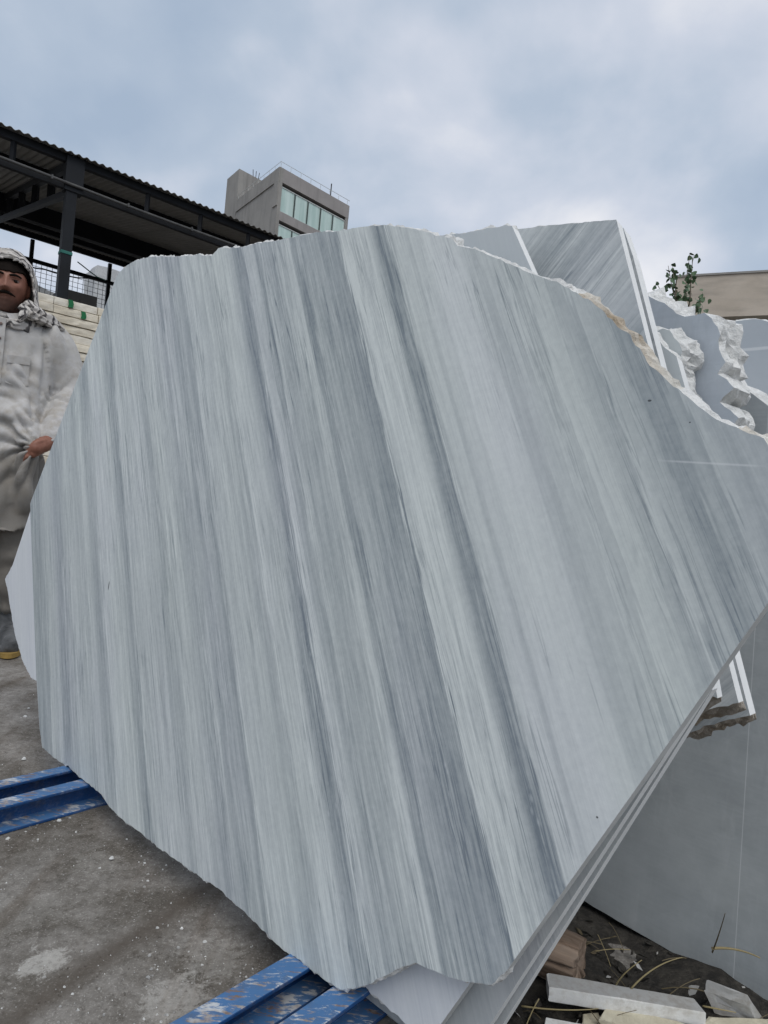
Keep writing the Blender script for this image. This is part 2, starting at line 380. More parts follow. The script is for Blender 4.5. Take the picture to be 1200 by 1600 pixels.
def ground():
    # fine near the lens, coarse away, one sheet to the horizon
    def axis(lo, hi, step, far):
        a = [lo + i * step for i in range(int((hi - lo) / step) + 1)]
        g = step; pre = []; x = lo
        while x > -far: g *= 1.6; x -= g; pre.append(x)
        g = step; post = []; x = a[-1]
        while x < far: g *= 1.6; x += g; post.append(x)
        return pre[::-1] + a + post
    xs = axis(-1.5, 1.4, 0.022, 900); ys = axis(0.55, 3.0, 0.022, 900)
    vs = []; fs = []
    for y in ys:
        for x in xs:
            p = Vector((x, y, 0)); k = 1.0 if abs(x) < 3 and -1 < y < 5 else 0.0
            h = (mn.fractal(p * 2.2, 1.0, 2.0, 4) * 0.006 + mn.fractal(p * 11, 1.0, 2.0, 3) * 0.0022) * k
            vs.append((x, y, h - 0.004 * k))
    nx = len(xs)
    for j in range(len(ys) - 1):
        for i in range(nx - 1):
            fs.append((j * nx + i, j * nx + i + 1, (j + 1) * nx + i + 1, (j + 1) * nx + i))
    tag(mesh_obj('ground', vs, fs, M['ground'], smooth=True), 'dusty grey brown concrete yard floor with pale slurry stains', kind='structure')
ground()

def soil_material():
    m = NT('dark_soil'); v = m.co('Object')
    a = m.noise(v, 9, 6, 0.65); b = m.noise(v, 60, 6, 0.7)
    col = m.mix(m.rng(a, 0.35, 0.65), (0.020, 0.020, 0.020), (0.060, 0.055, 0.048))
    col = m.mix(m.rng(b, 0.45, 0.75, 0.0, 0.8), col, (0.11, 0.10, 0.085))
    m.bump(m.math('ADD', b, m.math('MULTIPLY', m.noise(v, 200, 4, 0.7), 0.5)), 0.9, 0.01)
    return m.fin(col, 0.95, 0.15)
M['soil'] = soil_material()

# ------------------------------------------------------------------ the stack of slabs: common axes
A0 = on_z(125, 1218, 0.06); B0 = on_z(515, 1540, 0.06)
DX = (B0 - A0).normalized()                         # along the foot of the slabs, left to right
NB = Vector((-DX.y, DX.x, 0)).normalized()          # horizontally into the stack
if NB.y < 0: NB = -NB
def slab_axes(off, lean):
    l = R(lean)
    o = A0 + NB * off
    upv = (Vector((0, 0, 1)) * math.cos(l) + NB * math.sin(l)).normalized()
    bk = (NB * math.cos(l) - Vector((0, 0, 1)) * math.sin(l)).normalized()
    return o, DX, bk, upv
def px_uv(px, py, off, lean):
    o, dx, bk, upv = slab_axes(off, lean)
    w = on_plane(px, py, o, bk) - o
    return w.dot(dx), w.dot(upv)

EDGE = {   # tag: (outward slant front-to-back, roughness, outline jitter, material index)
    's': (0.0, 0.0, 0.0, 1), 'b': (0.0, 0.0, 0.0, 1), 'r': (0.003, 0.004, 0.0032, 2), 'o': (0.007, 0.003, 0.0030, 1),
    't': (0.005, 0.0035, 0.003, 3), 'w': (0.009, 0.006, 0.003, 2), 'W': (0.020, 0.010, 0.004, 2), 'd': (0.009, 0.004, 0.003, 4), 'n': (0.003, 0.0025, 0.0018, 2)}
def slab(name, label, outline, off, lean, thick, face_mat, edge='edge_white', sawn='edge_sawn', seed=0, group=None, step=0.006, outm=None):
    """outline: [(px, py, tag)], the tag belongs to the edge that starts there"""
    o, dx, bk, upv = slab_axes(off, lean)
    pts = []
    n = len(outline)
    for i in range(n):
        x0, y0 = px_uv(outline[i][0], outline[i][1], off, lean); x1, y1 = px_uv(outline[(i + 1) % n][0], outline[(i + 1) % n][1], off, lean)
        L = math.hypot(x1 - x0, y1 - y0); t = outline[i][2]
        k = max(1, int(L / step)) if t not in 'sb' else max(1, int(L / 0.06))
        for j in range(k): pts.append((x0 + (x1 - x0) * j / k, y0 + (y1 - y0) * j / k, t))
    area = sum(pts[i][0] * pts[(i + 1) % len(pts)][1] - pts[(i + 1) % len(pts)][0] * pts[i][1] for i in range(len(pts)))
    if area < 0:
        pts = pts[::-1]; pts = [(p[0], p[1], pts[(i + 1) % len(pts)][2]) for i, p in enumerate(pts)]
    N = len(pts)
    nor = []
    for i in range(N):
        a = pts[i - 1]; b = pts[(i + 1) % N]; tx, ty = b[0] - a[0], b[1] - a[1]; l = math.hypot(tx, ty) or 1
        nor.append((ty / l, -tx / l))
    raw = nor; nor = []; spacing = max(1, int(0.012 / step))
    for i in range(N):
        if pts[i][2] in 'sb' or pts[i - 1][2] in 'sb': nor.append(raw[i]); continue
        ax = sum(raw[(i + q) % N][0] for q in range(-spacing, spacing + 1)); ay = sum(raw[(i + q) % N][1] for q in range(-spacing, spacing + 1)); l = math.hypot(ax, ay) or 1
        nor.append((ax / l, ay / l))
    layers = [0.0, 0.08, 0.22, 0.4, 0.6, 0.8, 1.0]
    vs = []
    for li, fr in enumerate(layers):
        for i, (x, y, t) in enumerate(pts):
            tp = pts[i - 1][2]
            sl, ro, ji, _ = EDGE[t]; sl2, ro2, ji2, _ = EDGE[tp]
            sl, ro, ji = min(sl, sl2) if 's' in (t, tp) or 'b' in (t, tp) else (sl + sl2) / 2, min(ro, ro2), min(ji, ji2)
            p = Vector((x * 22 + seed * 7.3, y * 22, li * 0.9))
            d = sl * fr + (mn.noise(p) * 0.7 + (0.5 - abs(mn.noise(p * 2.7))) * 0.8 + mn.cell(p * 1.7) * 0.9 + mn.cell(p * 4.1) * 0.6 + mn.noise(p * 6.0) * 0.4) * ro * (0.0 if li == 0 else 1.0)
            p0 = Vector((x * 9 + seed * 3.1, y * 9, 5.0))
            d += (mn.noise(p0) + 0.6 * mn.noise(p0 * 3.3) + 0.8 * mn.noise(p0 * 9) + 0.5 * mn.noise(p0 * 22)) * ji
            vs.append(Vector((x + nor[i][0] * d, fr * thick, y + nor[i][1] * d)))
    fs = [tuple(range(N)), tuple((len(layers) - 1) * N + i for i in range(N - 1, -1, -1))]; fm = [0, 5]
    for li in range(len(layers) - 1):
        for i in range(N):
            j = (i + 1) % N
            fs.append((li * N + j, li * N + i, (li + 1) * N + i, (li + 1) * N + j)); fm.append(EDGE[pts[i][2]][3])
    zmin = min(v.z for v in vs); xm = [v.x for v in vs if v.z < zmin + 0.02]; xm = sum(xm) / len(xm)
    base = Vector((0, 0, 0))
    ob = mesh_obj(name, vs, fs, [face_mat, M[sawn], M[edge], M['edge_tan'], M['edge_brown'], M['back']], fmats=fm)
    bm = bmesh.new(); bm.from_mesh(ob.data); bmesh.ops.recalc_face_normals(bm, faces=bm.faces); bm.to_mesh(ob.data); bm.free()
    mw = Matrix((dx, bk, upv)).transposed().to_4x4(); mw.translation = o
    ob.matrix_world = mw
    tag(ob, label, 'slab', group or 'marble slabs leaning in the stack', 'thing')
    return ob

LEAN = 3.0
# bands across the big slab, read along one line of the photograph
prof = [(40, .5), (50, .42), (62, .40), (70, .45), (73, .62), (82, .60), (95, .42), (103, .55), (115, .68), (128, .58), (140, .70), (148, .48), (156, .52), (162, .76), (185, .74),
        (193, .55), (200, .36), (208, .66), (225, .70), (242, .66), (255, .50), (262, .62), (275, .70), (288, .62), (300, .46), (310, .60), (324, .46), (334, .56), (345, .40), (352, .72),
        (370, .70), (388, .68), (400, .56), (420, .76), (440, .70), (449, .46), (456, .30), (466, .36), (474, .70), (486, .64), (493, .42), (505, .58), (520, .52), (540, .55), (551, .70),
        (557, .78), (563, .30), (571, .32), (582, .50), (600, .42), (620, .36), (640, .36), (655, .28), (657.5, .78), (680, .82), (705, .78), (716, .76), (719, .40), (724, .52), (728, .22), (732, .42), (736, .16), (740, .34), (745, .06), (748, .30), (751, .72),
        (760, .78), (780, .80), (786, .66), (800, .80), (840, .88), (880, .82), (893, .66), (910, .60), (926, .66), (942, .66), (955, .76), (962, .50), (970, .62), (990, .76), (1010, .72),
        (1030, .54), (1050, .46), (1066, .64), (1086, .56), (1102, .48), (1125, .30), (1150, .32), (1166, .44), (1182, .38), (1198, .55), (1220, .45)]
curve = []
for px, val in prof:
    u, v = px_uv(px, 900, 0, LEAN); curve.append((u * math.cos(VEIN) + v * math.sin(VEIN), val))
steps = [curve[0]]
for (a, va), (b, vb) in zip(curve[:-1], curve[1:]):          # crisp band edges: hold, then change over a short way
    if b - a > 0.003: steps += [(a + (b - a) * 0.36, va), (a + (b - a) * 0.62, vb)]
    steps.append((b, vb))
CALM = [a for a, b in curve if b == .78][-1]
curve = steps
W0, W1 = curve[0][0] - 0.02, curve[-1][0] + 0.02
curve = [(W0, .5)] + curve + [(W1, .5)]
us = [px_uv(*q, 0, LEAN) for q in ((760, 1530), (540, 1545))]
M['slab_front'] = marble_banded('blue_grey_banded_marble', VEIN, curve, W0, W1, 1.0,
                                calm=CALM, marks=[px_uv(1015, 626, 0, LEAN) + (0.0022, 0.0013), px_uv(933, 1277, 0, LEAN) + (0.0014, 0.0012), px_uv(170, 915, 0, LEAN) + (0.0022, 0.011), px_uv(1078, 660, 0, LEAN) + (0.0009, 0.0009)],
                                scratch=(px_uv(1020, 719, 0, LEAN), px_uv(1165, 727, 0, LEAN)))
M['slab_pale'] = marble_banded('pale_banded_marble', VEIN, None, seed=21.0, dark=(0.56, 0.59, 0.64), light=(0.78, 0.80, 0.83), band=4, contrast=0.8, fine=0.7)
M['slab_grey'] = marble_banded('grey_banded_marble', VEIN, None, seed=33.0, dark=(0.30, 0.33, 0.36), light=(0.55, 0.57, 0.58), band=5, contrast=0.8, fine=0.8)
M['slab_diag'] = marble_banded('grey_diagonal_marble', R(-38), None, seed=47.0, dark=(0.22, 0.255, 0.285), light=(0.66, 0.685, 0.685), band=9, contrast=1.15, fine=0.7)
M['slab_light'] = marble_banded('light_grey_marble', R(20), None, seed=52.0, dark=(0.44, 0.48, 0.51), light=(0.63, 0.66, 0.67), band=3, contrast=0.5, fine=0.5)

front = [(182, 432, 's'), (47, 787, 's'), (57, 1062, 's'), (62, 1140, 'n'), (66, 1167, 'r'), (92, 1190, 'r'), (106, 1196, 'r'), (112, 1204, 'r'), (128, 1217, 'r'), (160, 1243, 'o'),
         (172, 1262, 'o'), (200, 1289, 'o'), (222, 1303, 'o'), (262, 1334, 'o'), (300, 1362, 'r'), (350, 1396, 'r'), (392, 1434, 'r'), (440, 1481, 'r'), (482, 1511, 'r'), (512, 1534, 'r'),
         (534, 1545, 'r'), (552, 1544, 'n'), (582, 1535, 'n'), (618, 1516, 'n'), (650, 1505, 'n'), (690, 1521, 'n'), (728, 1535, 'n'), (768, 1538, 'n'), (790, 1519, 's'),
         (1290, 815, 's'), (1260, 790, 't'), (1222, 745, 't'), (1203, 705, 't'), (1192, 686, 't'), (1150, 668, 'r'), (1120, 656, 'n'), (1090, 634, 'w'), (1058, 610, 't'), (1032, 586, 't'), (1016, 571, 't'),
         (1000, 545, 't'), (978, 519, 't'), (942, 482, 't'), (902, 456, 'r'), (862, 440, 'n'), (826, 427, 'n'), (782, 405, 'n'), (742, 390, 'n'), (714, 384, 'r'), (704, 374, 'r'), (682, 367, 'r'), (642, 356, 'n'), (600, 351, 'n'),
         (575, 353, 'n'), (543, 359, 'r'), (500, 363, 'n'), (440, 374, 'r'), (402, 379, 'n'), (372, 387, 'r'), (341, 388, 'r'), (331, 400, 'r'), (312, 398, 'r'), (280, 401, 'r'), (242, 401, 'r'), (212, 406, 't'), (196, 416, 't')]
slab('marble_slab', 'largest blue-grey striped slab at the front, filling the picture', front, 0.0, LEAN, 0.024, M['slab_front'], seed=1)
slab('marble_slab', 'pale slab second in the stack, its white edge showing left of the big striped slab',
     [(120, 640, 's'), (47, 800, 's'), (20, 882, 'r'), (8, 905, 'r'), (14, 935, 'r'), (22, 985, 'r'), (34, 1030, 'r'), (48, 1058, 'r'), (58, 1064, 'r'), (140, 1200, 'r'), (300, 1330, 'r'), (565, 1538, 'r'), (600, 1570, 'r'), (650, 1612, 'r'), (676, 1618, 's'),
      (1020, 1136, 's'), (1060, 700, 's'), (600, 420, 's')], 0.034, LEAN, 0.022, M['slab_pale'], seed=2)
slab('marble_slab', 'third slab in the stack, dark grey strip under the big slab\'s right edge',
     [(420, 700, 's'), (420, 1440, 's'), (640, 1612, 'r'), (757, 1614, 's'), (1111, 1069, 's'), (1060, 760, 's')], 0.062, LEAN, 0.022, M['slab_grey'], sawn='edge_bright', seed=3)
slab('marble_slab', 'fourth slab in the stack, only a thin pale edge showing at lower right',
     [(430, 760, 's'), (430, 1440, 's'), (650, 1625, 'r'), (772, 1622, 's'), (1113, 1078, 's'), (1050, 800, 's')], 0.092, LEAN, 0.022, M['slab_grey'], sawn='edge_bright', seed=4)
slab('marble_slab', 'plain light grey slab peeking over the top of the striped slab',
     [(640, 420, 'n'), (680, 371, 'r'), (705, 366, 'r'), (745, 360, 'r'), (800, 353, 'b'), (1116, 1062, 'b'), (1121, 1091, 'd'), (1106, 1084, 'd'), (1098, 1092, 'd'), (1060, 1100, 'd'), (900, 1120, 's'), (700, 1380, 's'), (600, 1380, 's')],
     0.15, LEAN, 0.022, M['slab_light'], sawn='edge_bright', seed=5)
slab('marble_slab', 'grey slab with diagonal veins and bright sawn edge, rising highest at right',
     [(720, 368, 'n'), (806, 358, 'n'), (862, 351, 'n'), (915, 347, 'n'), (963, 343, 'b'), (1154, 1098, 'd'), (1120, 1106, 'd'), (1085, 1113, 'd'), (1050, 1130, 'd'), (1000, 1145, 's'), (740, 1370, 's'), (640, 1370, 's')],
     0.21, LEAN + 1, 0.025, M['slab_diag'], sawn='edge_bright', edge='edge_white', seed=6)
slab('marble_slab', 'slab directly behind the diagonal-veined one, its white edge parallel',
     [(720, 380, 's'), (940, 358, 'n'), (974, 356, 'b'), (989, 400, 'b'), (1172, 1118, 'd'), (1140, 1125, 'd'), (1100, 1136, 'd'), (1060, 1150, 's'), (760, 1370, 's'), (660, 1370, 's')],
     0.262, LEAN + 1, 0.032, M['slab_diag'], sawn='edge_bright', seed=7)
slab('marble_slab', 'small pointed grey slab wedged behind the bright sawn edges',
     [(1016, 510, 'n'), (1025, 527, 'n'), (1036, 540, 'n'), (1057, 557, 'b'), (1075, 622, 'b'), (1110, 760, 's'), (1000, 1000, 's'), (800, 1320, 's'), (720, 1320, 's'), (900, 700, 's')],
     0.32, LEAN + 1, 0.03, M['slab_light'], sawn='edge_bright', seed=8)
slab('marble_slab', 'thick dark grey slab with jagged white broken edge below the sapling',
     [(985, 462, 'W'), (1012, 461, 'W'), (1028, 472, 'W'), (1046, 478, 'W'), (1058, 488, 'W'), (1070, 494, 'n'), (1085, 492, 'n'), (1101, 488, 'w'), (1112, 497, 'W'), (1121, 511, 'W'), (1127, 523, 'w'), (1125, 530, 'W'), (1127, 545, 'W'), (1129, 556, 'w'), (1133, 566, 'W'),
      (1122, 584, 'w'), (1134, 594, 'w'), (1146, 606, 'w'), (1130, 620, 'w'), (1126, 628, 'w'), (1140, 642, 'w'), (1154, 653, 'w'), (1146, 664, 'W'), (1164, 700, 's'), (1000, 1010, 's'), (820, 1280, 's'), (740, 1280, 's'), (900, 700, 's')],
     0.43, LEAN, 0.07, None or marble_plain('dark_grey_marble', (0.42, 0.46, 0.50), (0.33, 0.37, 0.42), 4.0), seed=9, step=0.009)
M['slab_big_grey'] = marble_plain('big_grey_marble', (0.36, 0.385, 0.40), (0.29, 0.315, 0.335), 8.0)
OFFK = (on_z(915, 1410, 0.02) - A0).dot(NB)
ul = px_uv(1170, 1140, OFFK, LEAN); ul2 = px_uv(1149, 1480, OFFK, LEAN)
kk = (ul[0] - ul2[0]) / (ul[1] - ul2[1])
M['slab_big_grey'] = marble_plain('big_grey_marble', (0.385, 0.41, 0.415), (0.285, 0.31, 0.325), 8.0, [(ul[0] - kk * ul[1], kk, 0.0010)])
slab('marble_slab', 'broad plain grey slab at lower right standing on dark soil',
     [(1080, 575, 'w'), (1143, 593, 'w'), (1200, 633, 'w'), (1290, 690, 's'), (1330, 1660, 'n'), (1200, 1571, 'n'), (1130, 1530, 'n'), (1050, 1487, 'n'), (980, 1447, 'n'), (915, 1410, 'n'), (860, 1380, 's'), (960, 1000, 's')],
     OFFK, LEAN, 0.05, M['slab_big_grey'], seed=10, step=0.014)
OFFI = OFFK + 0.75
hl = px_uv(1170, 546, OFFI, LEAN)
def slab_back_mat():
    m = NT('pale_blue_marble'); v = m.co('Object'); x, y, z = m.sep(v)
    a = m.noise(v, 2.5, 6, 0.6, 0.5); col = m.mix(m.rng(a, 0.3, 0.7), (0.40, 0.44, 0.48), (0.50, 0.54, 0.57))
    dd = m.math('ABSOLUTE', m.math('SUBTRACT', z, hl[1])); col = m.mix(m.rng(dd, 0.006, 0.003, 0.0, 0.7), col, (0.7, 0.72, 0.73))
    m.bump(m.noise(v, 70, 4, 0.6), 0.1, 0.003)
    return m.fin(col, 0.6, 0.3)
slab('marble_slab', 'pale blue-grey slab with a white saw line at the far right edge',
     [(1080, 520, 'n'), (1141, 512, 'w'), (1150, 503, 'w'), (1178, 498, 'w'), (1200, 503, 'w'), (1330, 530, 's'), (1330, 1180, 's'), (1000, 1150, 's')],
     OFFI, LEAN, 0.06, slab_back_mat(), seed=11, step=0.016)

def rock(name, label, c, size, axes, mat, seed, cat='rock', group=None, flat=1.0, sub=3):
    bm = bmesh.new(); bmesh.ops.create_icosphere(bm, subdivisions=sub, radius=1.0)
    for v in bm.verts:
        p = v.co.copy(); d = p.normalized()
        q = Vector([math.copysign(abs(x) ** 0.7, x) for x in d]); q.normalize()
        k = 1 + 0.30 * mn.noise(d * 1.6 + Vector((seed, 0, 0))) + 0.18 * mn.noise(d * 3.7 + Vector((0, seed, 0))) + 0.09 * mn.noise(d * 8 + Vector((0, 0, seed)))
        v.co = axes[0] * (d.x * k * size[0]) + axes[1] * (d.y * k * size[1]) + axes[2] * (d.z * k * size[2])
    me = bpy.data.meshes.new(name); bm.to_mesh(me); bm.free(); me.materials.append(mat)
    o = bpy.data.objects.new(name, me); COL.objects.link(o); o.location = c
    tag(o, label, cat, group); return o
o_, dx_, bk_, up_ = slab_axes(0.385, LEAN)
slab('marble_chunk', 'jagged white broken marble chunk beside the pointed grey slab',
     [(1005, 522, 'W'), (1022, 520, 'w'), (1036, 512, 'w'), (1048, 515, 'w'), (1053, 528, 'W'), (1060, 536, 'W'), (1066, 548, 'W'), (1062, 556, 'W'), (1058, 572, 'w'), (1075, 640, 's'), (960, 1000, 's'), (820, 1250, 's'), (760, 1250, 's'), (900, 700, 's')],
     0.375, LEAN, 0.045, M['slab_light'], seed=12, step=0.008)['category'] = 'marble chunk'

# ------------------------------------------------------------------ blue steel channels under the stack
def blue_material():
    m = NT('chipped_blue_paint'); v = m.co('Object'); x, y, z = m.sep(v)
    n = m.noise(m.co('Object', rot=(0, 0, -math.atan2(NB.y, NB.x)), scale=(28, 110, 110)), 1.0, 6, 0.75, 0.4); n2 = m.noise(v, 9, 4, 0.6)
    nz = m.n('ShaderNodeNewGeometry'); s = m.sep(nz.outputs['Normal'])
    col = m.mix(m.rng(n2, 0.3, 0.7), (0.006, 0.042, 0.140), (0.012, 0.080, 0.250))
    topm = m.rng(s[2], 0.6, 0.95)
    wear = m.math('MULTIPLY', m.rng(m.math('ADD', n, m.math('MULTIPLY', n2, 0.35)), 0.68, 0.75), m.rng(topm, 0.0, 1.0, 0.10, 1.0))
    col = m.mix(m.math('MULTIPLY', topm, 0.5), col, (0.11, 0.25, 0.47))  # upward faces coloured a paler blue, standing in for light from above
    grime = m.noise(v, 26, 5, 0.7); col = m.mix(m.rng(grime, 0.5, 0.7, 0.0, 0.45), col, (0.10, 0.09, 0.08))
    metal = m.mix(m.rng(m.noise(v, 30, 4), 0.4, 0.6), (0.20, 0.13, 0.085), (0.50, 0.52, 0.54))
    col = m.mix(wear, col, metal)
    m.bump(n, 0.25, 0.002)
    return m.fin(col, m.rng(n, 0.3, 0.7, 0.4, 0.65), 0.4)
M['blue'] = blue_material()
def channel(label, px, py, width, f0, f1, ang=0.0):
    p = on_z(px, py, 0.06); d = Matrix.Rotation(ang, 3, 'Z') @ NB; s = Vector((d.y, -d.x, 0))    # s: to the right
    h, t = 0.06, 0.006
    mb = MB()
    prof = [(0, 0), (width, 0), (width, 0.007), (t, 0.010), (t, h - 0.010), (width, h - 0.007), (width, h), (0, h)]
    # several lengths so that the flange can be knocked about a little
    n = 24; L0 = -f0; L1 = f1
    rings = []
    for i in range(n + 1):
        q = L0 + (L1 - L0) * i / n
        dz = mn.noise(Vector((q * 5, px * 0.01, 0))) * 0.0012
        rings.append([d * q + s * (a + mn.noise(Vector((q * 7, a * 30, px))) * 0.0012) + Vector((0, 0, b + (dz if b > 0.03 else 0))) for a, b in prof])
    k = len(prof)
    vs = [v for r in rings for v in r]
    fs = [(i * k + j, i * k + (j + 1) % k, (i + 1) * k + (j + 1) % k, (i + 1) * k + j) for i in range(n) for j in range(k)]
    fs += [tuple(range(k - 1, -1, -1)), tuple(n * k + j for j in range(k))]
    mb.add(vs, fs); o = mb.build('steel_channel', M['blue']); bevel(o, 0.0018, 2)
    o.location = (p.x, p.y, 0.0)
    tag(o, label, 'steel channel', 'blue steel channels under the stack')
channel('farther of the two blue steel channels at the left edge', 115, 1193, 0.036, 0.75, 1.0)
channel('nearer of the two blue steel channels at the left edge, flange scuffed', 120, 1219, 0.040, 0.75, 1.0)
channel('chipped blue steel channel running to the bottom edge, left of its twin', 450, 1491, 0.042, 0.55, 0.85)
channel('blue steel channel at the bottom edge tucked under the slab tip', 520, 1541, 0.042, 0.55, 0.85)

# ------------------------------------------------------------------ soil, log, offcuts, straw at lower right
def soil_patch():
    c = on_z(985, 1500); vs = []; fs = []; n = 70
    for j in range(n + 1):
        for i in range(n + 1):
            a = (i / n - 0.5) * 2; b = (j / n - 0.5) * 2
            p = c + DX * (a * 0.75) + NB * (b * 0.62 + 0.12)
            edge = max(0.0, 1 - max(abs(a), abs(b)) ** 4)
            h = mn.fractal(Vector((p.x * 7, p.y * 7, 0)), 1.0, 2.0, 5) * 0.016 + mn.fractal(Vector((p.x * 34, p.y * 34, 3)), 1.0, 2.0, 3) * 0.005
            vs.append((p.x, p.y, 0.004 + (h + 0.004) * edge - 0.02 * (1 - edge)))
    for j in range(n):
        for i in range(n): fs.append((j * (n + 1) + i, j * (n + 1) + i + 1, (j + 1) * (n + 1) + i + 1, (j + 1) * (n + 1) + i))
    tag(mesh_obj('soil', vs, fs, M['soil'], smooth=True), 'dark crumbly soil and litter between the slabs', kind='structure')
soil_patch()

def wood_material():
    m = NT('weathered_wood'); v = m.co('Object', scale=(2.5, 34, 34))
    a = m.noise(v, 1.0, 5, 0.65, 0.3); b = m.noise(m.co('Object'), 40, 4)
    col = m.mix(m.rng(a, 0.3, 0.7), (0.10, 0.070, 0.050), (0.36, 0.27, 0.205))
    col = m.mix(m.rng(b, 0.5, 0.8, 0, 0.4), col, (0.34, 0.29, 0.24))
    m.bump(a, 0.8, 0.006)
    return m.fin(col, 0.85, 0.2)
M['wood'] = wood_material()
def log():
    p0 = on_z(905, 1508, 0.045); p1 = on_z(858, 1466, 0.05)
    d = (p1 - p0); d.z = 0; d = d.normalized(); L = 0.42
    vs = []; fs = []; n = 84; k = 30
    for i in range(k + 1):
        for j in range(n):
            th = 2 * math.pi * j / n
            split = abs(((th * 7 / (2 * math.pi) + 0.25 * mn.noise(Vector((i * 0.1, 0, 0)))) % 1) - 0.5)   # five rounded ribs with splits between
            r = 0.043 * (1 - 0.46 * max(0, (split - 0.40) / 0.10) ** 1.5 + 0.08 * mn.noise(Vector((math.cos(th) * 1.5, math.sin(th) * 1.5, i * 0.15))))
            if i == 0: r *= 0.97
            x = i / k * L + (0.012 * mn.noise(Vector((math.cos(th) * 2, math.sin(th) * 2, 4))) * (1 - i / 4) if i < 4 else 0)
            vs.append((x, r * math.cos(th), r * math.sin(th) * 0.92))
    for i in range(k):
        for j in range(n): fs.append((i * n + j, i * n + (j + 1) % n, (i + 1) * n + (j + 1) % n, (i + 1) * n + j))
    b0 = len(vs); vs += [(v[0] + 0.0005, v[1] * 0.995, v[2] * 0.995) for v in vs[:n]]
    b1 = len(vs); vs += [(v[0] * 0.6 + 0.004 * mn.noise(Vector((v[1] * 90, v[2] * 90, 0))), v[1] * 0.5, v[2] * 0.5) for v in vs[:n]]
    fs += [(b0 + j, b1 + j, b1 + (j + 1) % n, b0 + (j + 1) % n) for j in range(n)]
    c = len(vs); vs.append((0.004, 0, 0)); fs += [(c, b1 + (j + 1) % n, b1 + j) for j in range(n)]
    c = len(vs); vs.append((L, 0, 0)); fs += [(c, k * n + j, k * n + (j + 1) % n) for j in range(n)]
    o = mesh_obj('wood_log', vs, fs, M['wood'], smooth=True)
    o.location = (p0.x, p0.y, 0.046); o.rotation_euler = (0.3, 0.02, math.atan2(d.y, d.x) + 0.42)
    tag(o, 'split weathered brown log end sticking out from under the stack', 'log')
log()
def dirty_stone(name, c1, c2, dirt, amt):
    m = NT(name); v = m.co('Object'); a = m.noise(v, 18, 5, 0.65); b = m.noise(v, 70, 5, 0.75)
    col = m.mix(m.rng(a, 0.35, 0.65), c2, c1); col = m.mix(m.rng(m.math('ADD', m.math('MULTIPLY', a, 0.5), m.math('MULTIPLY', b, 0.5)), 0.46, 0.62, 0.0, amt), col, dirt)
    m.bump(b, 0.4, 0.003); return m.fin(col, 0.75, 0.25)
M['off_white'] = dirty_stone('white_marble_offcut', (0.76, 0.76, 0.74), (0.64, 0.64, 0.62), (0.40, 0.37, 0.32), 0.55)
M['off_grey'] = dirty_stone('grey_sawn_top', (0.44, 0.44, 0.43), (0.35, 0.35, 0.345), (0.24, 0.22, 0.19), 0.6)
M['off_cream'] = simple('cream_broken_stone', (0.62, 0.58, 0.45), (0.46, 0.42, 0.32), 30, 0.8, 0.7, bscale=70, bdist=0.006)
def offcut(label, quad, z, h, top, side, seed, rough=0.003):
    """flat piece of sawn stone whose top corners stand at four measured points, z = top height"""
    pts = [on_z(px, py, zz) for (px, py), zz in zip(quad, z)]
    c = sum(pts, Vector()) / 4
    ring = []
    for i in range(4):
        a, b = pts[i], pts[(i + 1) % 4]; k = max(2, int((b - a).length / 0.012))
        for j in range(k): ring.append(a.lerp(b, j / k))
    n = len(ring); vs = []
    for li, fr in enumerate((0, 0.08, 0.5, 0.92, 1.0)):
        for p in ring:
            q = p - c; r = q.copy(); r.z = 0; r.normalize()
            w = mn.noise(Vector((p.x * 30 + seed, p.y * 30, li * 1.1))) * rough + (-0.0015 if li in (0, 4) else 0)
            vs.append(q + r * w - Vector((0, 0, h * fr)))
    fs = [tuple(range(n)), tuple(4 * n + i for i in range(n - 1, -1, -1))]; fm = [0, 1]
    for li in range(4):
        for i in range(n): fs.append((li * n + i, (li + 1) * n + i, (li + 1) * n + (i + 1) % n, li * n + (i + 1) % n)); fm.append(1)
    o = mesh_obj('stone_offcut', vs, fs, [top, side], fmats=fm)
    bm = bmesh.new(); bm.from_mesh(o.data); bmesh.ops.recalc_face_normals(bm, faces=bm.faces); bm.to_mesh(o.data); bm.free()
    o.location = c
    tag(o, label, 'stone offcut', 'stone offcuts lying on the soil')
    return o
offcut('long grey-topped white marble strip lying beside the log', [(859, 1542), (1104, 1582), (1085, 1560), (855, 1520)], (0.055, 0.040, 0.040, 0.055), 0.022, M['off_grey'], M['off_white'], 3, 0.0015)
offcut('cream rough-edged stone strip at the bottom edge under the long white strip', [(938, 1592), (1130, 1650), (1130, 1618), (950, 1562)], (0.030, 0.022, 0.022, 0.030), 0.022, M['off_cream'], M['off_cream'], 5, 0.006)
offcut('white strip cut off by the bottom edge of the picture, nearest the log', [(848, 1610), (960, 1640), (950, 1606), (852, 1589)], (0.04, 0.04, 0.04, 0.04), 0.025, M['off_white'], M['off_white'], 7, 0.002)
offcut('cream flat stone at lower right under the grey rock', [(1080, 1625), (1230, 1650), (1210, 1592), (1110, 1588)], (0.022, 0.022, 0.022, 0.022), 0.02, M['off_cream'], M['off_cream'], 9, 0.006)
offcut('small cream stone chip between the two lowest strips', [(905, 1612), (948, 1612), (935, 1582), (912, 1585)], (0.016, 0.016, 0.016, 0.016), 0.015, M['off_cream'], M['off_cream'], 11, 0.006)
offcut('grey pointed flat rock leaning at the foot of the broad grey slab', [(1118, 1565), (1192, 1592), (1172, 1556), (1103, 1530)], (0.030, 0.020, 0.055, 0.060), 0.018, simple('grey_rock_face', (0.33, 0.33, 0.325), (0.25, 0.25, 0.25), 14, 0.8, 0.4), M['off_grey'], 13, 0.006)

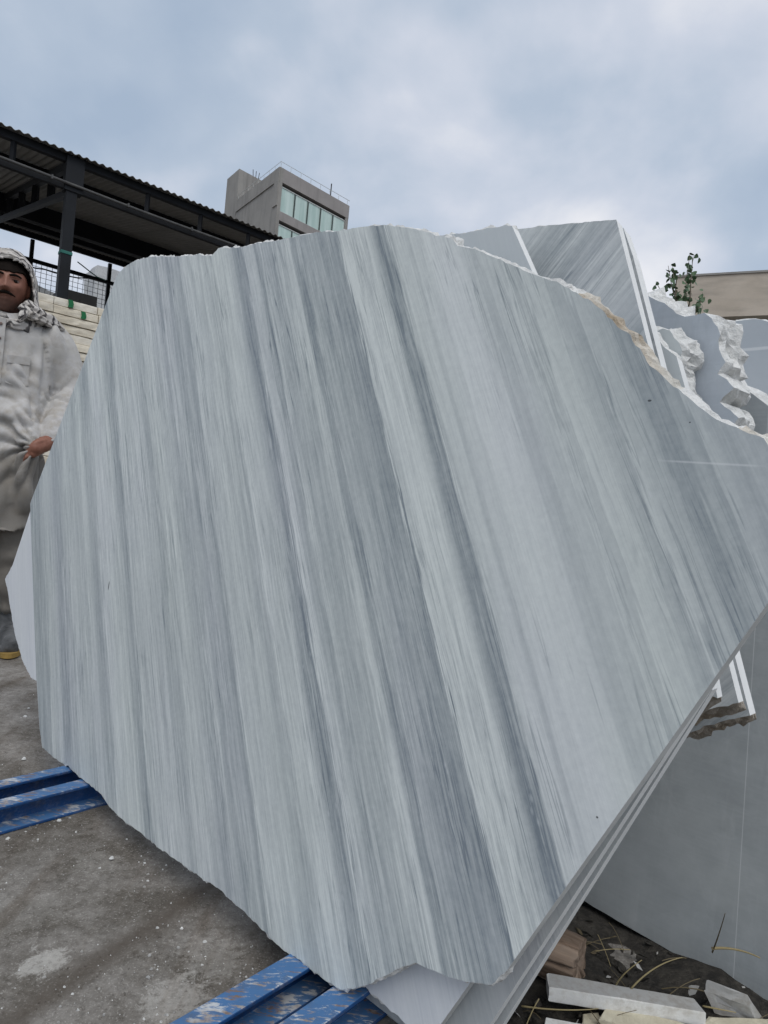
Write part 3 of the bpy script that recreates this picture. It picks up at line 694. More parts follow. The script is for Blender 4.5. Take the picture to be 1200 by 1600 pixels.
M['straw'] = simple('dry_straw', (0.36, 0.30, 0.16), (0.25, 0.20, 0.10), 12, 0.7)
M['straw_dark'] = simple('dry_grass', (0.16, 0.13, 0.075), (0.10, 0.08, 0.05), 12, 0.8)
def curve_pts(ps, n=10):
    out = []
    for i in range(n + 1):
        t = i / n; a, b, c = ps
        out.append(a * (1 - t) ** 2 + b * 2 * t * (1 - t) + c * t * t)
    return out
def straw(label, a, b, c, r, mat='straw'):
    base = Vector((a.x, a.y, 0))
    mb = MB(); pts = [p - base for p in curve_pts((a, b, c), 14)]
    mb.tube(pts, [r * (1 - 0.6 * i / 14) for i in range(15)], 6)
    o = mb.build('straw_stalk', M[mat], smooth=True); o.location = base
    tag(o, label, 'straw stalk', 'loose straw stalks')
straw('long curved yellow straw arching towards the broad grey slab', on_z(985, 1546, 0.045), on_z(1020, 1505, 0.09), on_z(1066, 1496, 0.10), 0.0014)
straw('shorter yellow straw standing left of the long arching one', on_z(962, 1540, 0.045), on_z(972, 1520, 0.08), on_z(1003, 1500, 0.10), 0.0013)
straw('straw lying flat between the fourth slab and the strips', on_z(815, 1572, 0.02), on_z(880, 1582, 0.035), on_z(935, 1576, 0.04), 0.0014)
straw('thin dry twig leaning on the broad grey slab', on_z(1113, 1488, 0.10), on_z(1124, 1460, 0.15), on_z(1133, 1427, 0.20), 0.0013, 'straw_dark')
straw('bent dry twig lying across the broad grey slab', on_z(1112, 1482, 0.11), on_z(1150, 1478, 0.12), on_z(1188, 1497, 0.12), 0.0022, 'straw')
straw('straw stub sticking out right of the long white strip', on_z(1098, 1572, 0.03), on_z(1120, 1576, 0.04), on_z(1150, 1582, 0.035), 0.0014)
def litter():
    rnd = random.Random(3); mb = MB()
    for i in range(38):
        px, py = rnd.uniform(800, 1200), rnd.uniform(1440, 1620)
        p = on_z(px, py, 0.012)
        if p.y > 1.45: continue
        a = rnd.uniform(0, 6.28); L = rnd.uniform(0.02, 0.09); d = Vector((math.cos(a), math.sin(a), 0))
        e = p + d * L + Vector((0, 0, rnd.uniform(0, 0.03))); mdl = (p + e) / 2 + Vector((0, 0, rnd.uniform(0, 0.012)))
        mb.tube(curve_pts((p, mdl, e), 4), rnd.uniform(0.0005, 0.0010), 4, mi=rnd.choice((0, 1, 1, 1, 1)))
    for i in range(220):       # crumbs and dead leaves
        p = on_z(rnd.uniform(800, 1200), rnd.uniform(1430, 1620), 0.012); s = rnd.uniform(0.002, 0.008)
        ax = [Vector((rnd.uniform(-1, 1), rnd.uniform(-1, 1), rnd.uniform(-.5, .5))).normalized() for _ in range(3)]
        mb.box(p, (s, s * rnd.uniform(.3, 1), s * rnd.uniform(.3, .7)), ax, mi=rnd.choice((1, 2, 2, 2, 2, 2, 3)))
    o = mb.build('litter', [M['straw'], M['straw_dark'], M['soil'], M['off_grey']], fix=False)
    tag(o, 'dry grass and crumbs scattered on the dark soil', 'litter', kind='stuff')
litter()

def chips():
    rnd = random.Random(11); mb = MB()
    def chip(p, s, mi):
        vs = []
        for k in range(7):
            a = 2 * math.pi * k / 7
            rr = s * rnd.uniform(0.6, 1.15); vs.append(p + Vector((math.cos(a) * rr, math.sin(a) * rr * 0.7, -0.002)))
        for k in range(7): vs.append(p + (vs[k] - p) * rnd.uniform(0.5, 0.8) + Vector((0, 0, s * rnd.uniform(0.35, 0.6))))
        mb.add(vs, [(k, (k + 1) % 7, 7 + (k + 1) % 7, 7 + k) for k in range(7)] + [tuple(range(7, 14))], mi)
    for i in range(1700):
        px = rnd.uniform(0, 560); py = rnd.uniform(1040, 1610)
        p = on_z(px, py, 0.0)
        if mn.noise(p * 5.0) + 0.4 * mn.noise(p * 14) < rnd.uniform(-0.35, 0.35): continue
        p.z = mn.fractal(Vector((p.x, p.y, 0)) * 2.2, 1.0, 2.0, 4) * 0.006 - 0.002
        s = 0.0011 + 0.0026 * rnd.random() ** 4
        if rnd.random() < 0.02: s *= 2.2
        chip(p, s, rnd.choice((0, 0, 1, 1, 2, 2, 2)))
    for (px, py, s) in ((55, 1287, 0.009), (92, 1282, 0.007), (175, 1340, 0.006), (45, 1106, 0.005), (38, 1185, 0.008), (12, 1310, 0.006), (320, 1470, 0.004)):
        chip(on_z(px, py, 0.0), s, 0)
    o = mb.build('marble_chips', [M['edge_white'], M['off_grey'], M['ground']], fix=False)
    tag(o, 'scattered small marble chips on the concrete floor', 'chips', kind='stuff')
chips()

# ------------------------------------------------------------------ the open shed at left
M['steel'] = simple('black_painted_steel', (0.010, 0.012, 0.016), (0.006, 0.007, 0.009), 6, 0.55, 0.1, 0.25)
M['sheet'] = simple('dull_roof_sheet', (0.21, 0.20, 0.185), (0.15, 0.145, 0.135), 2.5, 0.7, 0.0, 0.3)
M['pipe'] = simple('grey_pipe', (0.09, 0.09, 0.088), (0.05, 0.05, 0.052), 12, 0.5)
SD = Vector((0.757, 0.653, 0)).normalized(); SP = Vector((-SD.y, SD.x, 0)); ZZ = Vector((0, 0, 1))
EV = at_y(115, 252, 6.5); EZ = EV.z
SLOPE = 0.22                                       # the roof climbs towards the back
far_n = Vector((-SP.x * SLOPE, -SP.y * SLOPE, 1)).normalized()
WS = (on_plane(0, 352, EV, far_n) - EV).dot(SP)     # depth of the shed
shed = empty('open_shed', (EV.x, EV.y, 0))
tag(shed, 'open black steel shed with corrugated roof behind the man', 'shed')
def SL(s, p, z): return SD * s + SP * p + Vector((0, 0, z))       # local to the shed's foot
def roof_z(p): return EZ + SLOPE * p
BZ0 = EZ
def along(px, py, p=0.0):
    w = on_plane(px, py, EV + SP * p, SP); return (w - EV).dot(SD)
pitch = 0.076; S0, S1 = -4.5, 9.0
ns = 13
for k in range(ns):
    a = S0 + (S1 - S0) * k / ns; b = S0 + (S1 - S0) * (k + 1) / ns + 0.03
    for side in (0, 1):
        n = int((b - a) / pitch * 6); vs = []; fs = []
        ps = (-0.12, WS / 2 + 0.1) if side == 0 else (WS / 2, WS + 0.12)
        for i in range(n + 1):
            s = a + (b - a) * i / n; zz = 0.010 * math.sin(2 * math.pi * s / pitch) + 0.05 + 0.002 * (k % 2)
            for p in ps:
                z = roof_z(p) + zz + 0.006 * side
                vs.append(SL(s, p, z)); vs.append(SL(s, p, z + 0.004))
        for i in range(n):
            q = i * 4; r = q + 4
            fs += [(q, r, r + 2, q + 2), (q + 1, q + 3, r + 3, r + 1), (q, q + 1, r + 1, r), (q + 2, r + 2, r + 3, q + 3)]
        mesh_obj('roof_sheet', vs, fs, M['sheet'], shed, smooth=False)
def shed_bar(name, a, b, w, h, mat='steel'):
    mb = MB(); mb.bar(a, b, w, h); return mb.build(name, M[mat], shed)
BZ = EZ - 0.28
for p in (0.0, WS):
    shed_bar('eave_beam', SL(S0, p, roof_z(p)), SL(S1, p, roof_z(p)), 0.06, 0.075 if p == 0 else 0.11)
shed_bar('lower_chord', SL(S0, 0, BZ), SL(S1, 0, BZ), 0.05, 0.055)
for px, py in ((20, 240), (230, 320), (313, 345), (388, 368)):
    s = along(px, py); shed_bar('strut', SL(s, 0, BZ + 0.03), SL(s, 0, EZ - 0.04), 0.04, 0.04)
# ridge and purlins under the roof
for (px, py, h, w) in ((110, 343, 0.26, 0.12), (108, 372, 0.10, 0.07), (150, 300, 0.07, 0.06)):
    p = (on_plane(px, py, EV, far_n) - EV).dot(SP); z = roof_z(p)
    shed_bar('purlin', SL(S0, p, z - h / 2 + 0.03), SL(S1, p, z - h / 2 + 0.03), w, h)
COLS = [0.0, 5.6]
for s in COLS:
    mb = MB(); mb.box(SL(s, 0, EZ / 2), (0.05, 0.046, EZ / 2 - 0.04), (SD, SP, ZZ)); c = mb.build('column', M['steel'], shed)
    mb = MB(); mb.box(SL(s + 0.012, -0.004, EZ - 0.15), (0.085, 0.056, 0.175), (SD, SP, ZZ)); mb.build('bracket', M['steel'], c)
    mb = MB(); mb.box(SL(s, WS, roof_z(WS) / 2), (0.05, 0.05, roof_z(WS) / 2 - 0.06), (SD, SP, ZZ)); mb.build('column', M['steel'], shed)
    pa, pb = 0.05, WS - 0.06
    shed_bar('rafter', SL(s, pa, roof_z(pa) - 0.03), SL(s, pb, roof_z(pb) - 0.03), 0.06, 0.08)
    shed_bar('rafter', SL(s, pa, roof_z(pa) - 0.32), SL(s, pb, roof_z(pb) - 0.32), 0.06, 0.06)
    for k in range(1, 9):
        q = pa + (pb - pa) * k / 9
        shed_bar('strut', SL(s, q, roof_z(q) - 0.29), SL(s, q, roof_z(q) - 0.07), 0.06, 0.06)
mb = MB(); pts = []
for i in range(40):
    s = S0 + (S1 - S0) * i / 39; pts.append(SL(s, -0.075, BZ + 0.012 - 0.006 * math.sin(s * 2.2)))
mb.tube(pts, 0.015, 10); pipe = mb.build('conduit_pipe', M['pipe'], shed, smooth=True)
for px, py in ((196, 328), (78, 280), (294, 369)):
    s = along(px, py); mb = MB(); mb.box(SL(s, -0.078, BZ + 0.012), (0.008, 0.020, 0.020), (SD, SP, ZZ)); mb.build('pipe_clip', M['pipe'], pipe)
# far-side fence of welded mesh
fence = empty('mesh_fence', (EV.x, EV.y, 0)); tag(fence, 'welded wire mesh fence along the far side of the shed', 'fence')
sa, sb = along(50, 400, WS), along(172, 430, WS)
gap = (sb - sa)
zr = on_plane(50, 405, EV + SP * WS, SP).z
posts = [sa + gap * k for k in (-1, 0, 1, 2, 3)]
for s in posts:
    mb = MB(); mb.box(SL(s, WS + 0.07, (roof_z(WS) - 0.06) / 2), (0.035, 0.035, (roof_z(WS) - 0.06) / 2), (SD, SP, ZZ)); mb.build('post', M['steel'], fence)
for s0, s1 in zip(posts[:-1], posts[1:]):
    mb = MB(); mb.bar(SL(s0 + 0.022, WS + 0.07, zr), SL(s1 - 0.022, WS + 0.07, zr), 0.06, 0.07); mb.build('rail', M['steel'], fence)
    mb = MB(); n = int((s1 - s0) / 0.10)
    for i in range(1, n):
        s = s0 + (s1 - s0) * i / n; mb.bar(SL(s, WS + 0.074, 0.1), SL(s, WS + 0.074, zr - 0.02), 0.007, 0.007)
    z = zr - 0.10
    while z > 0.15:
        mb.bar(SL(s0 + 0.02, WS + 0.070, z), SL(s1 - 0.02, WS + 0.070, z), 0.007, 0.007); z -= 0.10
    mb.build('wire_mesh', M['steel'], fence)
def cable(label, pix, p, r, mat, cat='cable', name='cable'):
    pts = [on_plane(px, py, EV + SP * p, SP) for px, py in pix]
    base = Vector((pts[0].x, pts[0].y, 0)); mb = MB(); mb.tube([q - base for q in pts], r, 6)
    o = mb.build(name, M[mat], smooth=True); o.location = base; tag(o, label, cat); return o
cable('thin black cable sagging in front of the wire mesh', [(40, 414), (55, 419), (70, 421), (85, 426), (105, 431), (120, 434), (145, 435), (160, 440), (175, 444), (190, 446)], WS - 0.03, 0.014, 'steel')
M['green'] = simple('green_paint', (0.010, 0.16, 0.055), (0.008, 0.12, 0.04), 20, 0.6)
M['teal'] = simple('teal_cord', (0.03, 0.17, 0.14), (0.02, 0.11, 0.095), 20, 0.6)
cable('teal cord slanting from the column to the fence', [(121, 409), (130, 416), (140, 424), (152, 433), (165, 438)], WS * 0.5, 0.009, 'teal', 'cord', 'cord')
st = on_plane(114, 400, EV, SP)
mb = MB(); mb.box((0, 0, 0), (0.056, 0.052, 0.016), (SD, SP, ZZ)); o = mb.build('strap', M['teal']); bevel(o, 0.004)
o.location = Vector((EV.x, EV.y, st.z)) + SD * 0.0; tag(o, 'teal strap tied round the shed column', 'strap')

# dark steel cabinet beside the column, stone blocks beyond the fence
def cabinet():
    s0, s1 = along(96, 460, 0.55), along(153, 470, 0.55); zt = on_plane(125, 456, EV + SP * 0.55, SP).z
    c = empty('steel_cabinet', (EV.x, EV.y, 0)); tag(c, 'dark steel cabinet behind the shed column and the stone pile', 'cabinet')
    m = M['steel_brown']; sm = (s0 + s1) / 2; h = (s1 - s0) / 2
    mb = MB(); mb.box(SL(sm, 0.85, zt / 2), (h, 0.28, zt / 2), (SD, SP, ZZ)); bevel(mb.build('body', m, c), 0.01)
    for q in (-1, 1):
        mb = MB(); mb.box(SL(sm + q * h * 0.5, 0.562, zt / 2), (h * 0.47, 0.008, zt * 0.47), (SD, SP, ZZ)); d = mb.build('door', m, c)
        mb = MB(); mb.box(SL(sm + q * h * 0.12, 0.545, zt * 0.5), (0.012, 0.012, 0.08), (SD, SP, ZZ)); mb.build('handle', M['pipe'], d)
M['steel_brown'] = simple('dark_brown_steel', (0.030, 0.027, 0.025), (0.020, 0.018, 0.017), 5, 0.6)
cabinet()
M['block'] = broken_stone('rough_grey_block', (0.40, 0.40, 0.39), (0.27, 0.27, 0.265))
M['block_pale'] = broken_stone('rough_pale_block', (0.62, 0.63, 0.63), (0.46, 0.47, 0.48))
def block_pile(px0, px1, py, t, n, mat, label, depth=1.2):
    a, b = at_y(px0, py, t), at_y(px1, py + 0.25 * (px1 - px0), t * 1.06); top = a.z
    d = b - a; d.z = 0; L = d.length; d.normalize(); s = Vector((-d.y, d.x, 0)); z = 0.0; hs = top / n
    for k in range(n):
        bm = bmesh.new(); bmesh.ops.create_cube(bm, size=1.0); bmesh.ops.subdivide_edges(bm, edges=bm.edges[:], cuts=5, use_grid_fill=True)
        for v in bm.verts:
            p = Vector((v.co.x * (L * (1 - 0.04 * k)), v.co.y * depth, (v.co.z + 0.5) * (hs - 0.012)))
            p += Vector((mn.noise(p * 2.3 + Vector((k, px0, 0))), mn.noise(p * 2.3 + Vector((9, k, px0))), 0.6 * mn.noise(p * 2.3 + Vector((0, 4, k + px0))))) * 0.05
            v.co = p
        me = bpy.data.meshes.new('stone_block'); bm.to_mesh(me); bm.free(); me.materials.append(mat)
        o = bpy.data.objects.new('stone_block', me); COL.objects.link(o)
        o.location = Vector((a.x, a.y, 0)) + d * (L / 2) + s * (depth / 2) + Vector((0, 0, z)); o.rotation_euler = (0, 0, math.atan2(d.y, d.x)); z += hs
        tag(o, label[k], 'stone block', 'stone blocks piled beyond the fence', 'thing')
block_pile(52, 96, 441, 16.0, 3, M['block'], ['bottom rough grey block of the pile left of the column', 'middle rough grey block of the pile left of the column', 'topmost rough grey block seen through the mesh left of the column'])
block_pile(146, 240, 411, 17.5, 4, M['block_pale'], ['bottom pale block of the tall pile beyond the fence', 'second pale block from the ground in the tall pile', 'third pale block from the ground in the tall pile', 'topmost pale block seen through the mesh right of the column'])

# ------------------------------------------------------------------ pile of cream stone strips behind the man
ONES = ['', 'first', 'second', 'third', 'fourth', 'fifth', 'sixth', 'seventh', 'eighth', 'ninth', 'tenth', 'eleventh', 'twelfth', 'thirteenth', 'fourteenth', 'fifteenth', 'sixteenth', 'seventeenth', 'eighteenth', 'nineteenth']
ORD = ONES[1:] + [t + ('-' + ONES[k] if k else e) for t, e in (('twent', 'ieth'), ('thirt', 'ieth'), ('fort', 'ieth')) for k in range(10)]
ORD = [o.replace('twent-', 'twenty-').replace('thirt-', 'thirty-').replace('fort-', 'forty-') for o in ORD]
def strips():
    rnd = random.Random(5)
    def cream(name, c1, c2, seed):
        m = NT(name); v = m.co('Object', loc=(seed, 0, 0))
        a = m.noise(v, 9, 5, 0.6); b = m.noise(m.co('Object', scale=(8, 60, 60), loc=(seed, 0, 0)), 1.0, 4, 0.6)
        col = m.mix(m.rng(a, 0.35, 0.65), c2, c1); col = m.mix(m.rng(b, 0.52, 0.75, 0, 0.5), col, (0.36, 0.29, 0.20))
        m.bump(m.noise(v, 60, 5, 0.7), 0.5, 0.006); return m.fin(col, 0.85, 0.25)
    mats = [cream('cream_strip_a', (0.76, 0.70, 0.58), (0.60, 0.54, 0.43), 1), cream('cream_strip_b', (0.70, 0.65, 0.55), (0.54, 0.48, 0.38), 4), cream('cream_strip_c', (0.78, 0.74, 0.65), (0.62, 0.57, 0.48), 8)]
    P = at_y(56, 454, 4.3); top = P.z; d = SD; s = SP; h = 0.0565
    rows = int(top / h); h = top / rows
    vis = 0
    names = {}
    for r in range(rows):
        z = top - (r + 1) * h
        L = 1.9; x = 0.0 + (rnd.uniform(-0.03, 0.03) if r > 0 else 0)
        cuts = [0.0, 0.115 if r == 0 else (0.105 if r == 1 else None), 0.40 if r < 2 else (rnd.uniform(0.6, 1.3) if r < 10 else None), L]
        cuts = [c for c in cuts if c is not None]
        for a, b in zip(cuts[:-1], cuts[1:]):
            n = 14; vs = []; fs = []
            dep = 0.30 + rnd.uniform(-0.012, 0.012); sh = rnd.uniform(-0.012, 0.012)
            prof = [(0.001, 0.004), (0, h * 0.5), (0.001, h - 0.006), (0.007, h - 0.002), (dep, h - 0.001), (dep, 0.001), (0.009, 0.002)]
            for i in range(n + 1):
                u = a + 0.002 + (b - a - 0.004) * i / n
                for (q, zz) in prof:
                    w = mn.noise(Vector((u * 13, q * 9 + r * 3.7, zz * 40))) * 0.005
                    vs.append(Vector((x + u, sh + q + w, zz)))
            k = len(prof)
            fs = [(i * k + j, i * k + (j + 1) % k, (i + 1) * k + (j + 1) % k, (i + 1) * k + j) for i in range(n) for j in range(k)]
            fs += [tuple(range(k - 1, -1, -1)), tuple(n * k + j for j in range(k))]
            mb = MB(); mb.add(vs, fs); o = mb.build('stone_strip', rnd.choice(mats))
            o.location = (P.x, P.y, z); o.rotation_euler = (0, 0, math.atan2(d.y, d.x))
            i = cuts.index(a)
            if r == 0: lab = ['short end block on top of the cream strip pile, by the headscarf', 'top cream strip with a green paint mark beside the headscarf', 'top cream strip at right, against the striped slab'][i]
            elif r == 1: lab = ['short end block in the second course of the cream pile', 'second-course cream strip with the lower green paint mark', 'second-course cream strip at right, against the striped slab'][i]
            elif r < 10: lab = f'cream stone strip in the {["third","fourth","fifth","sixth","seventh","eighth","ninth","tenth"][r-2]} course from the top of the pile, {["left", "right"][i]} piece'
            else: lab = f'cream stone strip in the {ORD[r]} course from the top, low behind the man'
            tag(o, lab, 'stone strip', 'cream stone strips piled behind the man')
            for (row, u0) in ((0, 0.205), (1, 0.292)):
                if row == r and a < u0 < b:
                    ring = [(0, 0.004), (0.030, 0.004), (0.034, h * 0.5), (0.026, h - 0.003), (-0.002, h - 0.003), (0.004, h * 0.5)]
                    vv = [(u0 + q, -0.010, zz) for q, zz in ring] + [(u0 + q, 0.004, zz) for q, zz in ring]
                    mm = MB(); mm.add(vv, [tuple(range(6)), tuple(range(11, 5, -1))] + [(j, (j + 1) % 6, 6 + (j + 1) % 6, 6 + j) for j in range(6)])
                    mm.build('paint_mark', M['green'], o)
strips()

# ------------------------------------------------------------------ concrete building with glass front
def conc(name, c1, c2, st):
    m = NT(name); v = m.co('Object')
    a = m.noise(v, 0.35, 6, 0.65); b = m.noise(m.co('Object', scale=(1.6, 1.6, 0.16)), 1.0, 5, 0.65); c = m.noise(v, 6, 4, 0.6)
    col = m.mix(m.rng(a, 0.3, 0.7), c2, c1); col = m.mix(m.rng(b, 0.5, 0.7, 0, 0.55), col, st); col = m.mix(m.rng(c, 0.5, 0.8, 0, 0.2), col, c2)
    m.bump(c, 0.3, 0.03); return m.fin(col, 0.85, 0.2)
M['concrete'] = conc('stained_concrete', (0.335, 0.322, 0.300), (0.255, 0.246, 0.232), (0.165, 0.160, 0.152))
M['concrete_f'] = conc('front_concrete', (0.345, 0.322, 0.312), (0.275, 0.258, 0.250), (0.21, 0.20, 0.195))
M['dark_gap'] = simple('dark_recess', (0.035, 0.032, 0.032), None, 4, 0.8)  # near-black puts the shade of the window recesses into the colour; antennas share it
def glass_mat():
    m = NT('pale_green_glass'); v = m.co('Object', scale=(1, 1, 0.12)); n = m.noise(v, 2.2, 4, 0.6)
    col = m.mix(m.rng(n, 0.35, 0.7), (0.42, 0.56, 0.52), (0.58, 0.70, 0.66)); return m.fin(col, 0.18, 0.5)
M['glass'] = glass_mat()
M['frame_white'] = simple('pale_frame', (0.55, 0.57, 0.56), None, 5, 0.5)
M['mullion'] = simple('dark_mullion', (0.07, 0.09, 0.085), None, 4, 0.6)
def building():
    T = 50.0; C = at_y(438.7, 260.6, T); zt = C.z
    def same_h(px, py): return on_z(px, py, zt)
    Rr = same_h(546, 321.8); Ll = same_h(370, 314)
    b = empty('concrete_building', (C.x, C.y, 0)); tag(b, 'grey concrete tower building with green glass windows behind the shed', 'building')
    r = Rr - C; LR = r.length; r.normalize(); l = Ll - C; LL = l.length; l.normalize()
    nr = Vector((r.y, -r.x, 0)); nl = Vector((-l.y, l.x, 0))       # outward normals
    if nr.y > 0: nr = -nr
    if nl.y > 0: nl = -nl
    def prism(name, poly, z0, z1, mat, parent):
        n = len(poly); vs = [Vector((p.x, p.y, z0)) for p in poly] + [Vector((p.x, p.y, z1)) for p in poly]
        mb = MB(); mb.add(vs, [(k, (k + 1) % n, n + (k + 1) % n, n + k) for k in range(n)] + [tuple(range(n)), tuple(range(n, 2 * n))])
        return mb.build(name, mat, parent)
    O = Vector((0, 0, 0))
    def q(a, bb, ins=0.0): return O + r * a + l * bb - nr * ins
    core = prism('wall', [q(0.30, 0.012, 0.5), q(LR - 0.35, 0.012, 0.5), q(LR - 0.35, LL), q(0.30, LL)], 0, zt - 0.3, M['dark_gap'], b)
    side = prism('wall', [q(0, 0), q(0.30, 0), q(0.30, LL), q(0, LL)], 0, zt, M['concrete'], b)
    far = prism('wall', [q(LR - 0.32, 0.0), q(LR, 0.0), q(LR, LL), q(LR - 0.32, LL)], 0, zt - 1.12, M['concrete'], b)
    # raised frame round the side wall panel
    for (a0, a1, z0, z1) in ((0.02, LL * 0.99, zt - 1.05, zt - 0.004), (0.02, 0.75, zt - 3.0, zt - 1.05)):
        prism('panel', [q(0, a0) + nl * 0.09, q(0, a0) + nl * 0.0, q(0, a1), q(0, a1) + nl * 0.09], z0, z1, M['concrete'], side)
    par = prism('parapet', [q(0.302, -0.002), q(LR + 0.02, -0.002), q(LR + 0.02, 0.5), q(0.302, 0.5)], zt - 1.1, zt, M['concrete_f'], b)
    prism('roof', [q(0.304, 0.504), q(LR - 0.01, 0.504), q(LR - 0.01, LL), q(0.304, LL)], zt - 0.6, zt - 0.25, M['concrete'], b)
    H = 2.95; n = 8
    for k in range(n):
        z1 = zt - 1.10 - 0.27 - H * k; z0 = z1 - 1.98
        if z0 < 1: break
        prism('floor_band', [q(0.302, 0.0), q(LR - 0.322, 0.0), q(LR - 0.322, 0.5), q(0.302, 0.5)], z0 - 0.70, z0, M['concrete_f'], b)
        w = (LR - 0.64) / 5
        for i in range(5):
            a0 = 0.31 + w * i; a1 = a0 + w
            mb = MB()
            for (u0, u1, v0, v1) in ((a0, a1, z1 - 0.07, z1), (a0, a1, z0 + 0.002, z0 + 0.05), (a0, a0 + 0.035, z0 + 0.05, z1 - 0.07), (a1 - 0.035, a1 - 0.002, z0 + 0.05, z1 - 0.07)):
                c = (q(u0, 0, 0.10) + q(u1, 0, 0.10)) / 2 + Vector((0, 0, (v0 + v1) / 2)); mb.box(c, ((u1 - u0) / 2, 0.04, (v1 - v0) / 2), (r, nr, ZZ))
            wd = mb.build('window', M['frame_white'], b)
            if i: mb = MB(); mb.box(q(a0, 0, 0.055) + Vector((0, 0, (z0 + z1) / 2 - 0.01)), (0.055, 0.02, 0.92), (r, nr, ZZ)); mb.build('mullion', M['mullion'], wd)
            mb = MB(); c = (q(a0, 0, 0.12) + q(a1, 0, 0.12)) / 2 + Vector((0, 0, (z0 + z1) / 2)); mb.box(c, (w / 2 - 0.03, 0.012, 0.97), (r, nr, ZZ)); mb.build('pane', M['glass'], wd)
    # roof railing
    mb = MB()
    mb.tube([q(0, LL) + ZZ * (zt + 0.42), q(0, 0) + ZZ * (zt + 0.42), q(LR, 0) + ZZ * (zt + 0.42)], 0.02, 6)
    rail = mb.build('railing', M['frame_white'], b)
    for i in range(9):
        p = q(0.08, 0.1 + (LL - 0.2) * i / 8); mb = MB(); mb.tube([p + ZZ * zt, p + ZZ * (zt + 0.42)], 0.016, 5); mb.build('railing_post', M['frame_white'], rail)
    for i in range(1, 8):
        p = q(LR * i / 7.2, 0.08); mb = MB(); mb.tube([p + ZZ * zt, p + ZZ * (zt + 0.42)], 0.016, 5); mb.build('railing_post', M['frame_white'], rail)
    p = q(LR * 0.73, 0.3); mb = MB(); mb.tube([p + ZZ * (zt - 0.3), p + ZZ * (zt + 1.15)], 0.05, 6); mb.build('antenna', M['dark_gap'], b)
    # stair tower at the back corner
    tz = at_y(373.5, 263.5, Ll.y).z
    tw = prism('stair_tower', [q(-0.02, LL + 0.01), q(2.7, LL + 0.01), q(2.7, LL + 2.6), q(-0.02, LL + 2.6)], 0, tz, M['concrete'], b)
    mb = MB(); p = q(2.0, LL + 0.6)
    for dx in (-0.25, 0, 0.25): mb.tube([p + r * dx + ZZ * tz, p + r * dx * 1.4 + ZZ * (tz + 0.9)], 0.03, 5)
    mb.build('antenna', M['dark_gap'], tw)
building()

# ------------------------------------------------------------------ beige building at right
def beige():
    T = 16.0; C = at_y(1058, 433.5, T); zt = C.z; e = on_z(1200, 425.5, zt)
    d = e - C; d.z = 0; d.normalize(); nb = Vector((-d.y, d.x, 0))
    if nb.y < 0: nb = -nb
    zb = on_plane(1123, 495, C, nb).z
    b = empty('beige_building', (C.x, C.y, 0)); tag(b, 'low beige rendered building with a deep overhanging fascia at far right', 'building')
    m = NT('beige_render'); v = m.co('Object'); a = m.noise(v, 1.1, 5, 0.6); g = m.noise(m.co('Object', scale=(0.8, 0.8, 3.5)), 1.0, 4, 0.6)
    col = m.mix(m.rng(a, 0.3, 0.7), (0.47, 0.41, 0.34), (0.57, 0.505, 0.43)); col = m.mix(m.rng(g, 0.5, 0.75, 0, 0.5), col, (0.26, 0.235, 0.205)); m.bump(m.noise(v, 30, 4), 0.2, 0.01)
    mt = m.fin(col, 0.9, 0.2)
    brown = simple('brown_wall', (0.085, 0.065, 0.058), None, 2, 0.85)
    def bx(name, a0, a1, b0, b1, z0, z1, mat, par):
        mb = MB(); mb.box(d * ((a0 + a1) / 2) + nb * ((b0 + b1) / 2) + ZZ * ((z0 + z1) / 2), ((a1 - a0) / 2, (b1 - b0) / 2, (z1 - z0) / 2), (d, nb, ZZ)); return mb.build(name, mat, par)
    f = bx('fascia', 0, 12, 0, 5, zb, zt, mt, b)
    bx('coping', -0.03, 12.03, -0.03, 5.03, zt + 0.002, zt + 0.05, M['concrete'], f)
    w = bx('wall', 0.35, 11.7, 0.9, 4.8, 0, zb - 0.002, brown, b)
    for i in range(4):
        wd = bx('window', 1.2 + i * 2.8, 2.6 + i * 2.8, 0.86, 0.92, 1.2, zb - 0.7, M['frame_white'], b); bx('pane', 1.28 + i * 2.8, 2.52 + i * 2.8, 0.85, 0.93, 1.3, zb - 0.8, M['glass'], wd)
beige()

